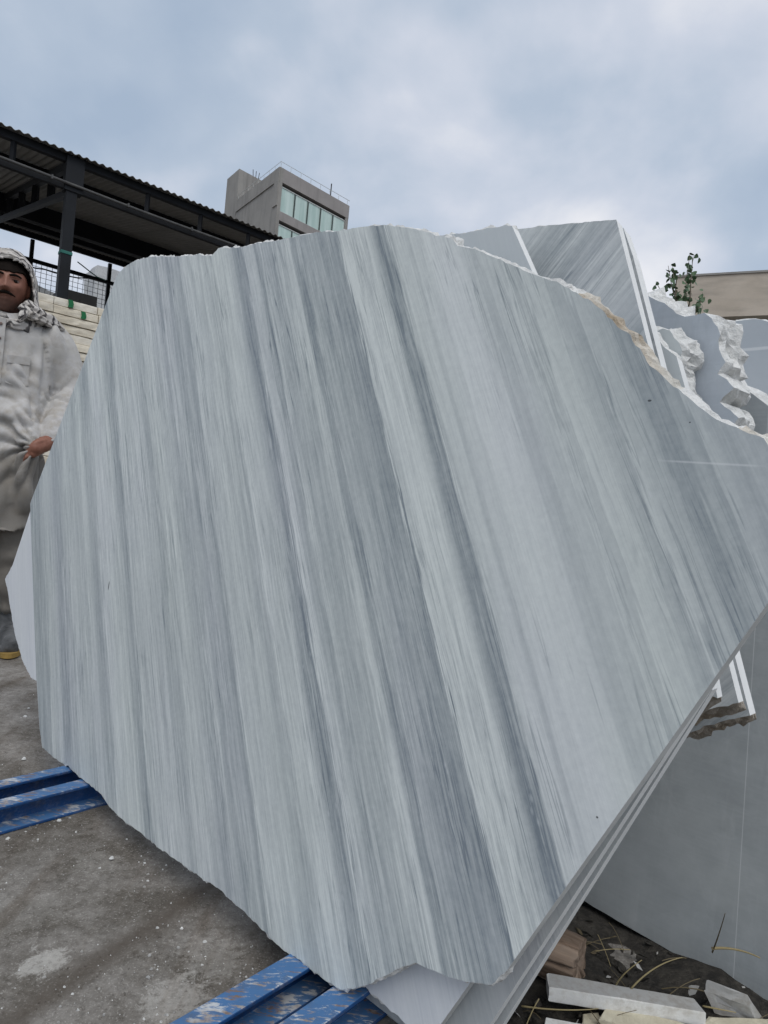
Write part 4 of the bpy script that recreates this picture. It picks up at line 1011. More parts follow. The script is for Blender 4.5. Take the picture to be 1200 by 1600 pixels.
# ------------------------------------------------------------------ sapling
M['leaf'] = simple('poplar_leaf', (0.105, 0.175, 0.085), (0.05, 0.09, 0.046), 9, 0.5, 0, 0.4)
M['bark'] = simple('grey_bark', (0.22, 0.19, 0.14), (0.13, 0.11, 0.085), 20, 0.9, 0.3)
def sapling():
    rnd = random.Random(9); T = 7.0
    def Q(px, py, dt=0.0): return at_y(px, py, T + dt)
    base = Q(1066, 620); base = Vector((base.x, base.y, 0))
    t = empty('poplar_sapling', base); tag(t, 'thin poplar sapling with sparse round leaves behind the stack', 'tree')
    fork = Q(1068, 515)
    stems = [[fork, Q(1071, 475), Q(1072, 440, .05), Q(1078, 397, .1)], [fork, Q(1060, 478, -.1), Q(1050, 450, -.15), Q(1044, 415, -.2)], [fork, Q(1058, 470, .1), Q(1053, 435, .15), Q(1051, 416, .2)],
             [fork, Q(1085, 492, .1), Q(1094, 474, .15), Q(1098, 457, .2)], [fork, Q(1050, 480, .2), Q(1034, 458, .3), Q(1025, 440, .35)], [fork, Q(1078, 470, -.2), Q(1080, 430, -.25), Q(1083, 400, -.3)], [fork, Q(1080, 500, -.1), Q(1088, 482, -.1), Q(1101, 462, -.1)]]
    mb = MB(); mb.tube([Vector((0, 0, -0.05)), Vector((0.03, 0.02, 1.2)), fork - base], [0.035, 0.026, 0.018], 8); tr = mb.build('trunk', M['bark'], t, smooth=True)
    leaves = MB()
    def leaf(p, s):
        d = Vector((rnd.uniform(-1, 1), rnd.uniform(-1, 1), rnd.uniform(-1.2, 0.2))).normalized()
        n = Vector((rnd.uniform(-1, 1), rnd.uniform(-1.6, .4), rnd.uniform(-0.3, 1))).normalized(); x = d.cross(n).normalized(); n = x.cross(d)
        pts = [(0, 0), (0.42, 0.12), (0.52, 0.38), (0.34, 0.7), (0, 1.05), (-0.34, 0.7), (-0.52, 0.38), (-0.42, 0.12)]
        vs = [p + x * (a * s) + d * (b * s) + n * (0.16 * abs(a) * s) for a, b in pts]
        leaves.add(vs, [(0, 1, 2, 3, 4), (0, 4, 5, 6, 7)])
    for k, st in enumerate(stems):
        pts = []
        for i in range(3):
            for j in range(5): pts.append(st[i].lerp(st[i + 1], j / 5))
        pts.append(st[3]); mb = MB(); mb.tube([p - base for p in pts], [0.010 * (1 - 0.8 * i / len(pts)) for i in range(len(pts))], 5); mb.build('branch', M['bark'], t, smooth=True)
        nl = (40, 34, 24, 24, 14, 30, 16)[k]
        for i in range(nl):
            f = 0.12 + 0.9 * (i / nl); f = min(f, 1.0); p = pts[min(len(pts) - 1, int(f * (len(pts) - 1)))] - base
            p = p + Vector((rnd.gauss(0, 0.035), rnd.gauss(0, 0.05), rnd.gauss(0, 0.02)))
            leaf(p, rnd.uniform(0.042, 0.066))
    leaves.build('crown', M['leaf'], t, fix=False)
sapling()

# ------------------------------------------------------------------ the man
def voxel_mesh(mb, size, smooth=4):
    o = mb.build('tmp', None_mat, fix=True)
    r = o.modifiers.new('r', 'REMESH'); r.mode = 'VOXEL'; r.voxel_size = size
    if smooth: q = o.modifiers.new('s', 'SMOOTH'); q.iterations = smooth; q.factor = 0.5
    dg = bpy.context.evaluated_depsgraph_get(); me = bpy.data.meshes.new_from_object(o.evaluated_get(dg))
    old = o.data; bpy.data.objects.remove(o); bpy.data.meshes.remove(old)
    me.materials.clear()
    return me
None_mat = simple('plain', (0.5, 0.5, 0.5))
def ball(mb, c, r, sc=(1, 1, 1), n=14):
    c = Vector(c); vs = []; fs = []
    for i in range(n + 1):
        th = math.pi * i / n
        for j in range(2 * n):
            ph = math.pi * j / n; vs.append(c + Vector((math.sin(th) * math.cos(ph) * r * sc[0], math.sin(th) * math.sin(ph) * r * sc[1], math.cos(th) * r * sc[2])))
    for i in range(n):
        for j in range(2 * n):
            a, b = i * 2 * n + j, i * 2 * n + (j + 1) % (2 * n); fs.append((a, b, b + 2 * n, a + 2 * n))
    mb.add(vs, fs)
def limb(mb, pts, rad, n=16, sub=6):
    P = [Vector(p) for p in pts]; out = []; rr = []
    for i in range(len(P) - 1):
        a = P[max(i - 1, 0)]; b = P[i]; c = P[i + 1]; d = P[min(i + 2, len(P) - 1)]
        for k in range(sub):
            t = k / sub; out.append(0.5 * ((2 * b) + (c - a) * t + (2 * a - 5 * b + 4 * c - d) * t * t + (3 * b - a - 3 * c + d) * t ** 3)); rr.append(rad[i] + (rad[i + 1] - rad[i]) * t)
    out.append(P[-1]); rr.append(rad[-1])
    mb.tube(out, rr, n); ball(mb, P[0], rad[0]); ball(mb, P[-1], rad[-1])

def skin_material():
    m = NT('weathered_skin'); v = m.co('Object'); x, y, z = m.sep(v)
    n = m.noise(v, 45, 5, 0.6); n2 = m.noise(v, 300, 3, 0.6)
    col = m.mix(m.rng(n, 0.3, 0.7), (0.200, 0.080, 0.052), (0.270, 0.120, 0.080))
    jaw = m.math('MULTIPLY', m.rng(z, 1.520, 1.490), m.rng(z, 1.415, 1.445)); jaw = m.math('MULTIPLY', jaw, m.rng(n2, 0.35, 0.6, 0.5, 1.0))
    col = m.mix(m.math('MULTIPLY', jaw, 0.62), col, (0.105, 0.080, 0.070))
    m.bump(m.math('ADD', n, m.math('MULTIPLY', n2, 0.4)), 0.25, 0.003)
    return m.fin(col, 0.5, 0.4)
def cloth_material(name, c1, c2, dirt, amt, hem=False):
    m = NT(name); v = m.co('Object')
    a = m.noise(v, 5.5, 6, 0.65, 0.4); b = m.noise(v, 24, 5, 0.65); w = m.noise(v, 700, 2, 0.5)
    col = m.mix(m.rng(a, 0.35, 0.65), c2, c1); col = m.mix(m.rng(m.math('ADD', m.math('MULTIPLY', a, 0.5), m.math('MULTIPLY', b, 0.5)), 0.46, 0.66, 0, amt), col, dirt)
    m.bump(m.math('ADD', m.math('MULTIPLY', b, 1.0), m.math('MULTIPLY', w, 0.15)), 0.25, 0.004)
    if hem: zz = m.sep(v)[2]; col = m.mix(m.math('MULTIPLY', m.rng(m.math('ADD', zz, m.math('MULTIPLY', m.math('SUBTRACT', a, 0.5), 0.9)), 1.0, 0.80), 0.8), col, (0.165, 0.150, 0.128))
    m.b.inputs['Sheen Weight'].default_value = 0.15
    return m.fin(col, 0.9, 0.15)
def scarf_material(hc):
    m = NT('striped_scarf'); v = m.co('Object', loc=(-hc.x, -hc.y, -hc.z)); x, y, z = m.sep(v)
    ln = m.math('SQRT', m.math('ADD', m.math('ADD', m.math('POWER', x, 2.0), m.math('POWER', y, 2.0)), m.math('POWER', z, 2.0)))
    f = m.math('DIVIDE', m.math('ADD', m.math('MULTIPLY', y, -0.98), m.math('MULTIPLY', z, -0.2)), ln)
    q = m.math('ARCCOSINE', f); n = m.noise(v, 16, 4, 0.6); n2 = m.noise(v, 60, 3, 0.6)
    s = m.math('SINE', m.math('ADD', m.math('MULTIPLY', q, 44), m.math('ADD', m.math('MULTIPLY', n, 9), m.math('MULTIPLY', n2, 2))))
    col = m.mix(m.rng(s, 0.25, 0.75), (0.56, 0.53, 0.50), (0.075, 0.07, 0.072))
    col = m.mix(m.rng(n, 0.45, 0.7, 0, 0.5), col, (0.42, 0.385, 0.34))
    m.bump(m.math('ADD', s, n2), 0.5, 0.004)
    return m.fin(col, 0.9, 0.15)
M['skin'] = skin_material()
M['kameez'] = cloth_material('dusty_grey_cotton', (0.52, 0.515, 0.52), (0.44, 0.425, 0.40), (0.33, 0.295, 0.245), 0.9, True)
M['shalwar'] = cloth_material('taupe_cotton', (0.185, 0.170, 0.150), (0.140, 0.130, 0.116), (0.22, 0.20, 0.17), 0.6)
M['hair'] = simple('black_hair', (0.009, 0.007, 0.006), (0.016, 0.012, 0.010), 60, 0.9, 0.3, 0.08)
M['boot'] = simple('dusty_black_boot', (0.030, 0.032, 0.035), (0.16, 0.165, 0.17), 16, 0.7, 0.4, bscale=60)
M['sole'] = simple('ochre_sole', (0.34, 0.22, 0.06), (0.22, 0.15, 0.05), 20, 0.8)
M['eye'] = simple('eye_dark', (0.012, 0.008, 0.006), None, 20, 0.4, 0, 0.15)
M['eye_white'] = simple('eye_white', (0.22, 0.17, 0.15), None, 20, 0.6, 0, 0.1)

def man():
    me_loc = (-1.714, 2.77, 0.0)
    root = empty('person', me_loc, R(28)); tag(root, 'man in dusty grey tunic and striped headscarf standing at the left edge', 'person')
    HC = Vector((0.004, -0.026, 1.574))
    def put(name, me, mat, parent=root, smooth=True):
        me.materials.append(mat) if not isinstance(mat, list) else [me.materials.append(x) for x in mat]
        if smooth: me.polygons.foreach_set('use_smooth', [True] * len(me.polygons))
        o = bpy.data.objects.new(name, me); COL.objects.link(o); o.parent = parent; return o
    g = lambda a, b: math.exp(-(a / b) ** 2)
    # --- body, one continuous surface
    mb = MB(); vs = []; fs = []; n = 64
    for i in range(n + 1):
        th = math.pi * i / n
        for j in range(2 * n):
            ph = math.pi * j / n; d = Vector((math.sin(th) * math.cos(ph), math.sin(th) * math.sin(ph), math.cos(th)))
            p = Vector((0.077 * d.x, 0.097 * d.y, 0.120 * d.z)); f = max(0.0, -d.z)
            p.x *= 1 - 0.26 * f ** 1.6
            if d.y > 0: p.y *= 1 - 0.40 * f
            else: p.y *= 1 + 0.10 * f
            if d.y < 0:
                x, z = p.x, p.z; ax = abs(x); k = min(1.0, -d.y * 2.2); h = 0.0
                zt = (0.014 - z) / 0.048
                if -0.25 < zt < 1.22:
                    hh = 0.005 + 0.025 * max(0, min(1, zt)); hh *= 1.0 if zt <= 1 else max(0, 1 - (zt - 1) / 0.22); hh *= 1.0 if zt >= 0 else max(0, 1 + zt / 0.25)
                    h += hh * g(x, 0.008 + 0.007 * max(0, min(1, zt)))
                h += 0.006 * g(ax - 0.014, 0.007) * g(z + 0.032, 0.007)                       # nostril wings
                h -= 0.011 * g(ax - 0.032, 0.016) * g(z - 0.003, 0.012)                       # sockets
                h += 0.007 * g(ax - 0.030, 0.026) * g(z - 0.024, 0.009)                       # brow
                h += 0.006 * g(ax - 0.048, 0.018) * g(z + 0.020, 0.018)                       # cheekbone
                h -= 0.004 * g(ax - 0.046, 0.014) * g(z + 0.060, 0.020)                       # hollow cheek
                h -= 0.0030 * g((ax - 0.024) + (z + 0.045) * 0.5, 0.005) * g(z + 0.048, 0.020) # fold from nose to mouth
                h += 0.005 * g(x, 0.024) * g(z + 0.062, 0.006) + 0.006 * g(x, 0.021) * g(z + 0.075, 0.006) - 0.004 * g(x, 0.026) * g(z + 0.0685, 0.003)
                h += 0.008 * g(x, 0.022) * g(z + 0.100, 0.014)
                p.y -= h * k
            vs.append(HC + p)
    for i in range(n):
        for j in range(2 * n):
            a, b = i * 2 * n + j, i * 2 * n + (j + 1) % (2 * n); fs.append((a, b, b + 2 * n, a + 2 * n))
    mb.add(vs, fs)
    limb(mb, [(-0.002, 0.012, 1.545), (-0.004, 0.022, 1.47), (0, 0.025, 1.38)], [0.058, 0.056, 0.072])
    for sx in (-1, 1): ball(mb, HC + Vector((sx * 0.078, 0.012, -0.008)), 0.03, (0.35, 0.6, 1.0))
    # torso
    rings = [(1.44, .075, .065), (1.40, .165, .085), (1.33, .185, .105), (1.20, .170, .110), (1.05, .150, .105), (0.95, .165, .110), (0.86, .170, .110), (0.80, .150, .100)]
    vs = []; fs = []; N = 40
    for z, a, b in rings:
        for j in range(N):
            t = 2 * math.pi * j / N; vs.append(Vector((a * math.cos(t), 0.02 + b * math.sin(t), z)))
    for i in range(len(rings) - 1):
        for j in range(N): fs.append((i * N + j, i * N + (j + 1) % N, (i + 1) * N + (j + 1) % N, (i + 1) * N + j))
    fs += [tuple(range(N)), tuple((len(rings) - 1) * N + j for j in range(N))]; mb.add(vs, fs)
    SH, EL, WR = Vector((0.185, 0.02, 1.385)), Vector((0.268, 0.035, 1.150)), Vector((0.222, -0.150, 0.925))
    limb(mb, [SH, EL, WR], [0.055, 0.042, 0.028])
    limb(mb, [(-0.185, 0.02, 1.385), (-0.25, 0.04, 1.12), (-0.26, -0.03, 0.87)], [0.055, 0.042, 0.028])
    for sx in (-1, 1): limb(mb, [(sx * 0.095, 0.02, 0.86), (sx * 0.115, 0.005, 0.48), (sx * 0.125, 0.03, 0.09)], [0.085, 0.055, 0.038]); limb(mb, [(sx * 0.125, 0.04, 0.06), (sx * 0.135, -0.06, 0.045), (sx * 0.14, -0.13, 0.035)], [0.038, 0.036, 0.028])
    # left hand gripping the gathered hem: back of the hand to the camera, fingers curled round the cloth
    K = Vector((0.166, -0.205, 0.885)); across = Vector((-0.30, -0.12, -0.94)).normalized(); fw = (K - WR).normalized()
    limb(mb, [WR, WR + fw * 0.045, K], [0.027, 0.034, 0.030]); limb(mb, [WR + fw * 0.03 + across * 0.018, K + across * 0.026], [0.022, 0.018]); limb(mb, [WR + fw * 0.03 - across * 0.014, K - across * 0.022], [0.022, 0.018])
    for i, L in enumerate((0.036, 0.040, 0.038, 0.030)):
        b = K + across * (-0.034 + 0.0225 * i)
        limb(mb, [b, b + Vector((-0.022, -0.006, -0.012)) * (L / 0.038), b + Vector((-0.030, 0.016, -0.034)) * (L / 0.038), b + Vector((-0.008, 0.034, -0.040)) * (L / 0.038)], [0.0086, 0.0082, 0.0078, 0.0068], 10, 4)
    tb = WR + fw * 0.035 + Vector((-0.004, -0.026, 0.010)); limb(mb, [tb, tb + Vector((-0.030, -0.022, -0.016)), tb + Vector((-0.046, -0.018, -0.048)), tb + Vector((-0.040, -0.010, -0.068))], [0.014, 0.0115, 0.0105, 0.0085], 10, 4)
    # right hand hanging loosely
    Wr = Vector((-0.26, -0.03, 0.87)); limb(mb, [Wr, Wr + Vector((0, -0.01, -0.05)), Wr + Vector((0, -0.015, -0.085))], [0.027, 0.036, 0.032])
    for i in range(4):
        b = Wr + Vector((0.0, -0.045 + 0.021 * i, -0.09)); limb(mb, [b, b + Vector((0.006, -0.002, -0.035)), b + Vector((0.022, -0.002, -0.06)), b + Vector((0.036, 0, -0.068))], [0.0100, 0.0095, 0.0088, 0.0075], 10, 4)
    limb(mb, [Wr + Vector((0.006, -0.03, -0.03)), Wr + Vector((0.022, -0.06, -0.06)), Wr + Vector((0.03, -0.066, -0.09))], [0.014, 0.011, 0.009], 10, 4)
    body = put('body', voxel_mesh(mb, 0.0036, 1), M['skin'])
    # --- features
    def face_y(x, z):      # front surface of the face at (x, z) relative to the head centre
        best = 0
        q = 1 - (x / 0.077) ** 2 - (z / 0.12) ** 2
        return -0.097 * math.sqrt(max(0, q)) * (1 + 0.10 * max(0, -z / 0.12))
    for sx in (-1, 1):
        ec = HC + Vector((sx * 0.032, face_y(0.032, 0.003) + 0.0165, 0.003)); m2 = MB(); ball(m2, ec, 0.0125, (1.15, 1, 0.62), 12)
        eye = m2.build('eye', M['eye_white'], body, smooth=True)
        m2 = MB(); ball(m2, ec + Vector((0.001, -0.0095, 0.0)), 0.0078, (1, 0.6, 1), 10); m2.build('iris', M['eye'], eye, smooth=True)
        m2 = MB(); pts = []
        for k in range(9):
            t = -1 + 2 * k / 8; x = sx * 0.032 + t * 0.017; z = 0.0105 - 0.0065 * t * t; pts.append(HC + Vector((x, face_y(x, z) + 0.0055 + 0.002 * t * t, z)))
        m2.tube(pts, [0.0028 + 0.0012 * (1 - abs(-1 + 2 * k / 8)) for k in range(9)], 8); m2.build('eyelid', M['skin_dark'], body, smooth=True)
        m2 = MB(); pts = []
        for k in range(11):
            t = k / 10; x = sx * (0.011 + 0.042 * t); z = 0.020 + 0.010 * math.sin(t * 2.2) - 0.006 * t; pts.append(HC + Vector((x, face_y(x, z) - 0.0045, z)))
        m2.tube(pts, [0.0050 * (0.75 + 0.5 * math.sin(math.pi * k / 10)) * (1 - 0.35 * k / 10) for k in range(11)], 8); m2.build('eyebrow', M['hair'], body, smooth=True)
    m2 = MB(); pts = []; rr = []
    for k in range(25):
        t = -1 + 2 * k / 24; x = 0.037 * t; z = -0.0520 - 0.009 * abs(t) ** 1.7; pts.append(HC + Vector((x, face_y(x, z) - 0.004 - 0.003 * (1 - t * t), z))); rr.append((0.0068 if abs(t) > 0.08 else 0.0052) * (1 - 0.72 * abs(t) ** 1.8) + 0.0006 * mn.noise(Vector((k, 0, 0))))
    m2.tube(pts, rr, 10); m2.build('moustache', M['hair'], body, smooth=True)
    # hair showing below the scarf
    vs = []; fs = []; na, nb_ = 60, 16
    for i in range(nb_ + 1):
        for j in range(na + 1):
            a = -1.9 + 3.8 * j / na; z = 0.118 - (0.118 - (0.046 - 0.012 * math.cos(a * 2.0) + 0.006 * mn.noise(Vector((a * 5, 1, 0))))) * i / nb_
            if abs(a) > 0.9: z -= (abs(a) - 0.9) * 0.055 * i / nb_
            q = math.sqrt(max(0, 1 - (z / 0.125) ** 2)); rx = 1 + 0.010 * mn.noise(Vector((a * 22, z * 30, 2)))
            vs.append(HC + Vector((0.0835 * q * math.sin(a) * rx, -0.1035 * q * math.cos(a) * rx, z)))
    for i in range(nb_):
        for j in range(na): fs.append((i * (na + 1) + j, (i + 1) * (na + 1) + j, (i + 1) * (na + 1) + j + 1, i * (na + 1) + j + 1))
    hr = mesh_obj('hair', vs, fs, M['hair'], body, smooth=True); so = hr.modifiers.new('s', 'SOLIDIFY'); so.thickness = 0.006; so.offset = -1

    # --- scarf wound over the head, hanging beside the cheeks
    sm = scarf_material(HC); vs = []; fs = []; na, nz = 150, 70
    fwd = Vector((0, -0.98, -0.2)).normalized()
    def shell(a, t):
        # t 0 crown .. 1 lower hem ; a angle from the front
        if t < 0.55:
            th = t / 0.55 * (math.pi * 0.5); z = 0.142 * math.cos(th); r = math.sin(th); p = Vector((0.104 * r * math.sin(a), -0.124 * r * math.cos(a) + 0.006, z + 0.006))
        else:
            u = (t - 0.55) / 0.45; z = 0.006 - 0.200 * u; w = 1 + 0.10 * math.sin(u * math.pi) + 0.42 * u ** 2.2
            p = Vector((0.104 * w * math.sin(a), -(0.124 - 0.012 * u) * (0.9 + 0.18 * u) * math.cos(a) + 0.006, z))
            if math.cos(a) > 0: p.y += 0.030 * u * math.cos(a)
        return p
    keep = {}
    for i in range(nz + 1):
        for j in range(na):
            a = -math.pi + 2 * math.pi * j / na; t = i / nz; p = shell(a, t)
            q = math.acos(max(-1, min(1, p.normalized().dot(fwd))))
            nn = mn.noise(p * 16) * 5.0 + mn.noise(p * 34 + Vector((3, 0, 0))) * 1.6
            rid = abs(math.sin(q * 13 + nn * 0.55)); dsp = 0.011 * (rid - 0.5) + 0.005 * mn.noise(p * 20) + 0.0015 * mn.noise(p * 60)
            vs.append(HC + p * (1 + dsp / max(0.05, p.length)))
            zt = 0.086 - 0.030 * (p.x / 0.09) ** 2
            lim = R(63) + 0.06 * mn.noise(Vector((p.z * 30, 0, 0))) - max(0, -p.z - 0.06) * 4.2
            keep[(i, j)] = not (abs(a) < lim and p.z < zt and p.z > -0.155)
    for i in range(nz):
        for j in range(na):
            j2 = (j + 1) % na
            if all(keep[k] for k in ((i, j), (i, j2), (i + 1, j), (i + 1, j2))): fs.append((i * na + j, (i + 1) * na + j, (i + 1) * na + j2, i * na + j2))
    sc = mesh_obj('headscarf', vs, fs, sm, root, smooth=True); so = sc.modifiers.new('s', 'SOLIDIFY'); so.thickness = 0.007; so.offset = 0
    m2 = MB()
    def roll(pts, rad, seed):
        P = []; rr = []
        for i in range(len(pts) - 1):
            for k in range(8): t = k / 8; P.append(Vector(pts[i]).lerp(Vector(pts[i + 1]), t)); rr.append(rad[i] + (rad[i + 1] - rad[i]) * t)
        P.append(Vector(pts[-1])); rr.append(rad[-1]); b = len(m2.v); m2.tube(P, rr, 18)
        ax = [P[min(len(P) - 1, (i // 18))] for i in range(len(m2.v) - b)]
        for i in range(b, len(m2.v)):
            c = ax[i - b]; d = m2.v[i] - c
            ka = (i - b) % 18; la = (i - b) // 18
            m2.v[i] = c + d * (1 + 0.22 * math.sin(ka * 2 * math.pi / 18 * 5 + 0.25 * la + seed) + 0.30 * mn.noise(m2.v[i] * 22 + Vector((seed, 0, 0))) + 0.10 * mn.noise(m2.v[i] * 70))
    roll([(0.075, -0.085, 1.505), (0.110, -0.070, 1.475), (0.150, -0.045, 1.458), (0.205, -0.015, 1.448), (0.235, 0.0, 1.436)], [0.016, 0.030, 0.032, 0.020, 0.006], 1)
    roll([(0.06, -0.105, 1.480), (0.105, -0.105, 1.450), (0.150, -0.085, 1.440), (0.185, -0.060, 1.428)], [0.012, 0.021, 0.016, 0.004], 2)
    roll([(0.10, 0.06, 1.48), (0.0, 0.11, 1.47), (-0.10, 0.07, 1.475), (-0.12, -0.03, 1.47), (-0.07, -0.09, 1.47)], [0.03, 0.034, 0.034, 0.032, 0.016], 3)
    roll([(0.085, -0.105, 1.470), (0.070, -0.135, 1.440), (0.062, -0.140, 1.415)], [0.010, 0.008, 0.003], 4)
    roll([(0.092, -0.105, 1.470), (0.084, -0.140, 1.430), (0.066, -0.143, 1.405)], [0.008, 0.006, 0.003], 5)
    m2.build('scarf_fold', sm, sc, smooth=True)

    # --- tunic: torso, skirt and sleeves as one cloth surface
    mb = MB()
    rings = [(1.455, .085, .080, 0), (1.43, .150, .098, 0), (1.405, .200, .112, 0), (1.36, .222, .126, 0), (1.26, .212, .138, -.004), (1.12, .205, .142, -.01), (1.0, .205, .146, -.016), (0.90, .198, .152, -.022), (0.80, .192, .160, -.030), (0.68, .196, .166, -.034), (0.58, .198, .168, -.034), (0.515, .196, .166, -.034)]
    vs = []; fs = []; N = 64
    for z, a, b, oy in rings:
        for j in range(N):
            t = 2 * math.pi * j / N; e = 0.86
            cx, cy = math.copysign(abs(math.cos(t)) ** e, math.cos(t)), math.copysign(abs(math.sin(t)) ** e, math.sin(t))
            zz = z
            if z < 0.75: zz += 0.10 * ((abs(cx)) ** 5) * (0.75 - z) / 0.235          # rounded side vents of the hem
            vs.append(Vector((a * cx, 0.02 + oy + b * cy, zz)))
    for i in range(len(rings) - 1):
        for j in range(N): fs.append((i * N + j, i * N + (j + 1) % N, (i + 1) * N + (j + 1) % N, (i + 1) * N + j))
    fs += [tuple(range(N)), tuple((len(rings) - 1) * N + j for j in range(N))]; mb.add(vs, fs)
    limb(mb, [(0.13, 0.02, 1.385), SH + Vector((0.012, 0, -0.02)), EL + Vector((0.012, 0, 0.03)), EL + Vector((0.0, -0.05, -0.06)), WR + Vector((0.008, 0.035, 0.045)), WR + Vector((0.002, 0.012, 0.014))], [0.070, 0.080, 0.076, 0.068, 0.053, 0.046])
    limb(mb, [(-0.13, 0.02, 1.385), (-0.20, 0.02, 1.36), (-0.255, 0.04, 1.13), (-0.262, -0.02, 0.91)], [0.070, 0.080, 0.074, 0.050])
    # cloth drawn up from the hem into the fist
    limb(mb, [(0.09, -0.09, 1.02), (0.135, -0.135, 0.945), K + Vector((-0.012, -0.002, 0.004))], [0.075, 0.050, 0.020])
    limb(mb, [K + Vector((-0.016, 0.004, -0.012)), (0.135, -0.165, 0.80), (0.120, -0.135, 0.66), (0.105, -0.105, 0.60)], [0.020, 0.040, 0.048, 0.040])
    me = voxel_mesh(mb, 0.0065, 6)
    arm_axis = [(SH, EL), (EL, WR)]
    def seg_t(p, a, b):
        d = b - a; t = max(0, min(1, (p - a).dot(d) / d.length_squared)); return t, (p - (a + d * t)).length
    bmx = bmesh.new(); bmx.from_mesh(me); bmx.normal_update()
    moves = []
    for v in bmx.verts:
        p = v.co; t1, d1 = seg_t(p, *arm_axis[0]); t2, d2 = seg_t(p, *arm_axis[1]); arm = p.x > 0.15 and min(d1, d2) < 0.10 and p.z > 0.93
        h = 0.0
        if arm:
            s = t1 if d1 < d2 else 1 + t2
            amp = 0.0075 * (0.05 + 1.0 * math.exp(-((s - 1.12) / 0.26) ** 2) + 0.6 * max(0, s - 1.4))
            w = s * 15 + 3.0 * mn.noise(p * 9) + 1.5 * mn.noise(p * 20); h += amp * (abs(math.sin(w)) * 2 - 1.2)
            ca = p - (SH + (EL - SH) * t1); ang = math.atan2(ca.y, ca.x)
            h += 0.010 * max(0, 1.1 - s) * math.sin(ang * 4 + 5 * s + 2.5 * mn.noise(p * 6)) + 0.006 * mn.noise(p * 11)
        else:
            # long drag folds falling from chest and gathering towards the fist
            c = (p - Vector((0.17, -0.20, 0.89))); ang = math.atan2(c.z, -c.x); dist = math.hypot(c.x, c.z)
            fan = math.exp(-(dist / 0.30) ** 2)
            h += 0.012 * fan * (abs(math.sin(ang * 6.5 + 1.6 * mn.noise(p * 8))) * 2 - 1.1) * min(1, dist / 0.05)
            hang = max(0, min(1, (0.86 - p.z) / 0.1)); h += 0.012 * hang * math.sin(p.x * 46 + 2.6 * mn.noise(p * 6) + 2 * p.z)
            belly = math.exp(-((p.z - 1.02) / 0.10) ** 2); h += 0.0075 * belly * (abs(math.sin(p.z * 42 + p.x * 9 + 3.2 * mn.noise(p * 7))) * 2 - 1.1)
            chest = math.exp(-((p.z - 1.25) / 0.13) ** 2); h += 0.004 * chest * math.sin((p.x * 0.8 - p.z * 0.35) * 60 + 3.5 * mn.noise(p * 6))
            h += 0.006 * mn.noise(p * 7) + 0.003 * mn.noise(p * 19)
            if p.y < 0.05: h -= 0.016 * math.exp(-((p.x - 0.172 - 0.05 * (1.3 - p.z) * 0) / 0.013) ** 2) * max(0, min(1, (p.z - 1.06) / 0.06)) * max(0, min(1, (1.37 - p.z) / 0.05))   # armhole crease
            dg = (p.x - 0.16) * 0.62 + (p.z - 1.30) * 0.78        # folds drawn from the armhole across the chest
            h += 0.0065 * math.sin(dg * 95 + 3 * mn.noise(p * 8)) * math.exp(-((p.x - 0.10) / 0.07) ** 2) * math.exp(-((p.z - 1.20) / 0.10) ** 2) * (1 if p.y < 0.05 else 0)
        moves.append((v, v.normal * h))
    for v, d in moves: v.co += d
    bmx.to_mesh(me); bmx.free()
    km = put('tunic', me, M['kameez'])
    def chest_y(x, z): return 0.02 - 0.142 * math.sqrt(max(0, 1 - (x / 0.22) ** 2))
    # collar, placket, buttons, pocket
    m2 = MB(); pts = []
    for k in range(13):
        a = -2.3 + 4.6 * k / 12; pts.append((0.086 * math.sin(a), 0.012 - 0.092 * math.cos(a), 1.452 - 0.022 * math.cos(a)))
    m2.tube(pts, 0.012, 8)
    for sx in (-1, 1):
        m2.add([(sx * 0.010, -0.098, 1.440), (sx * 0.066, -0.078, 1.458), (sx * 0.092, -0.098, 1.405), (sx * 0.045, -0.128, 1.395), (sx * 0.012, -0.090, 1.432), (sx * 0.064, -0.070, 1.450), (sx * 0.090, -0.088, 1.400), (sx * 0.045, -0.116, 1.390)],
               [(0, 1, 2, 3), (4, 7, 6, 5), (0, 3, 7, 4), (3, 2, 6, 7), (2, 1, 5, 6), (1, 0, 4, 5)])
    bevel(m2.build('collar', M['kameez'], km), 0.004, 2)
    m2 = MB(); vs = []
    for k in range(12):
        z = 1.41 - 0.27 * k / 11
        for x in (-0.017, 0.017): vs.append((x, chest_y(x, z) - 0.012 + 0.002 * math.sin(k * 1.7), z)); vs.append((x, chest_y(x, z) + 0.004, z))
    m2.add(vs, [f for k in range(11) for f in ((4 * k, 4 * k + 2, 4 * k + 6, 4 * k + 4), (4 * k, 4 * k + 4, 4 * k + 5, 4 * k + 1), (4 * k + 2, 4 * k + 3, 4 * k + 7, 4 * k + 6))]); pk = m2.build('placket', M['kameez'], km)
    for z in (1.385, 1.325, 1.265, 1.205):
        m2 = MB(); ball(m2, (0, chest_y(0, z) - 0.014, z), 0.0062, (1, 0.45, 1), 8); m2.build('button', M['eye_white'], pk, smooth=True)
    m2 = MB(); vs = []
    for (x, z) in ((0.035, 1.255), (0.115, 1.262), (0.118, 1.150), (0.075, 1.138), (0.034, 1.148)):
        vs.append((x, chest_y(x, z) - 0.010, z))
    vs += [(x, y + 0.012, z) for x, y, z in vs]; m2.add(vs, [(0, 1, 2, 3, 4), (9, 8, 7, 6, 5)] + [(j, (j + 1) % 5, 5 + (j + 1) % 5, 5 + j) for j in range(5)])
    pkt = m2.build('pocket', M['kameez'], km)
    m2 = MB(); vs = [(0.033, chest_y(0.033, 1.26) - 0.016, 1.262), (0.117, chest_y(0.117, 1.26) - 0.016, 1.268), (0.117, chest_y(0.117, 1.235) - 0.014, 1.236), (0.033, chest_y(0.033, 1.235) - 0.014, 1.230)]
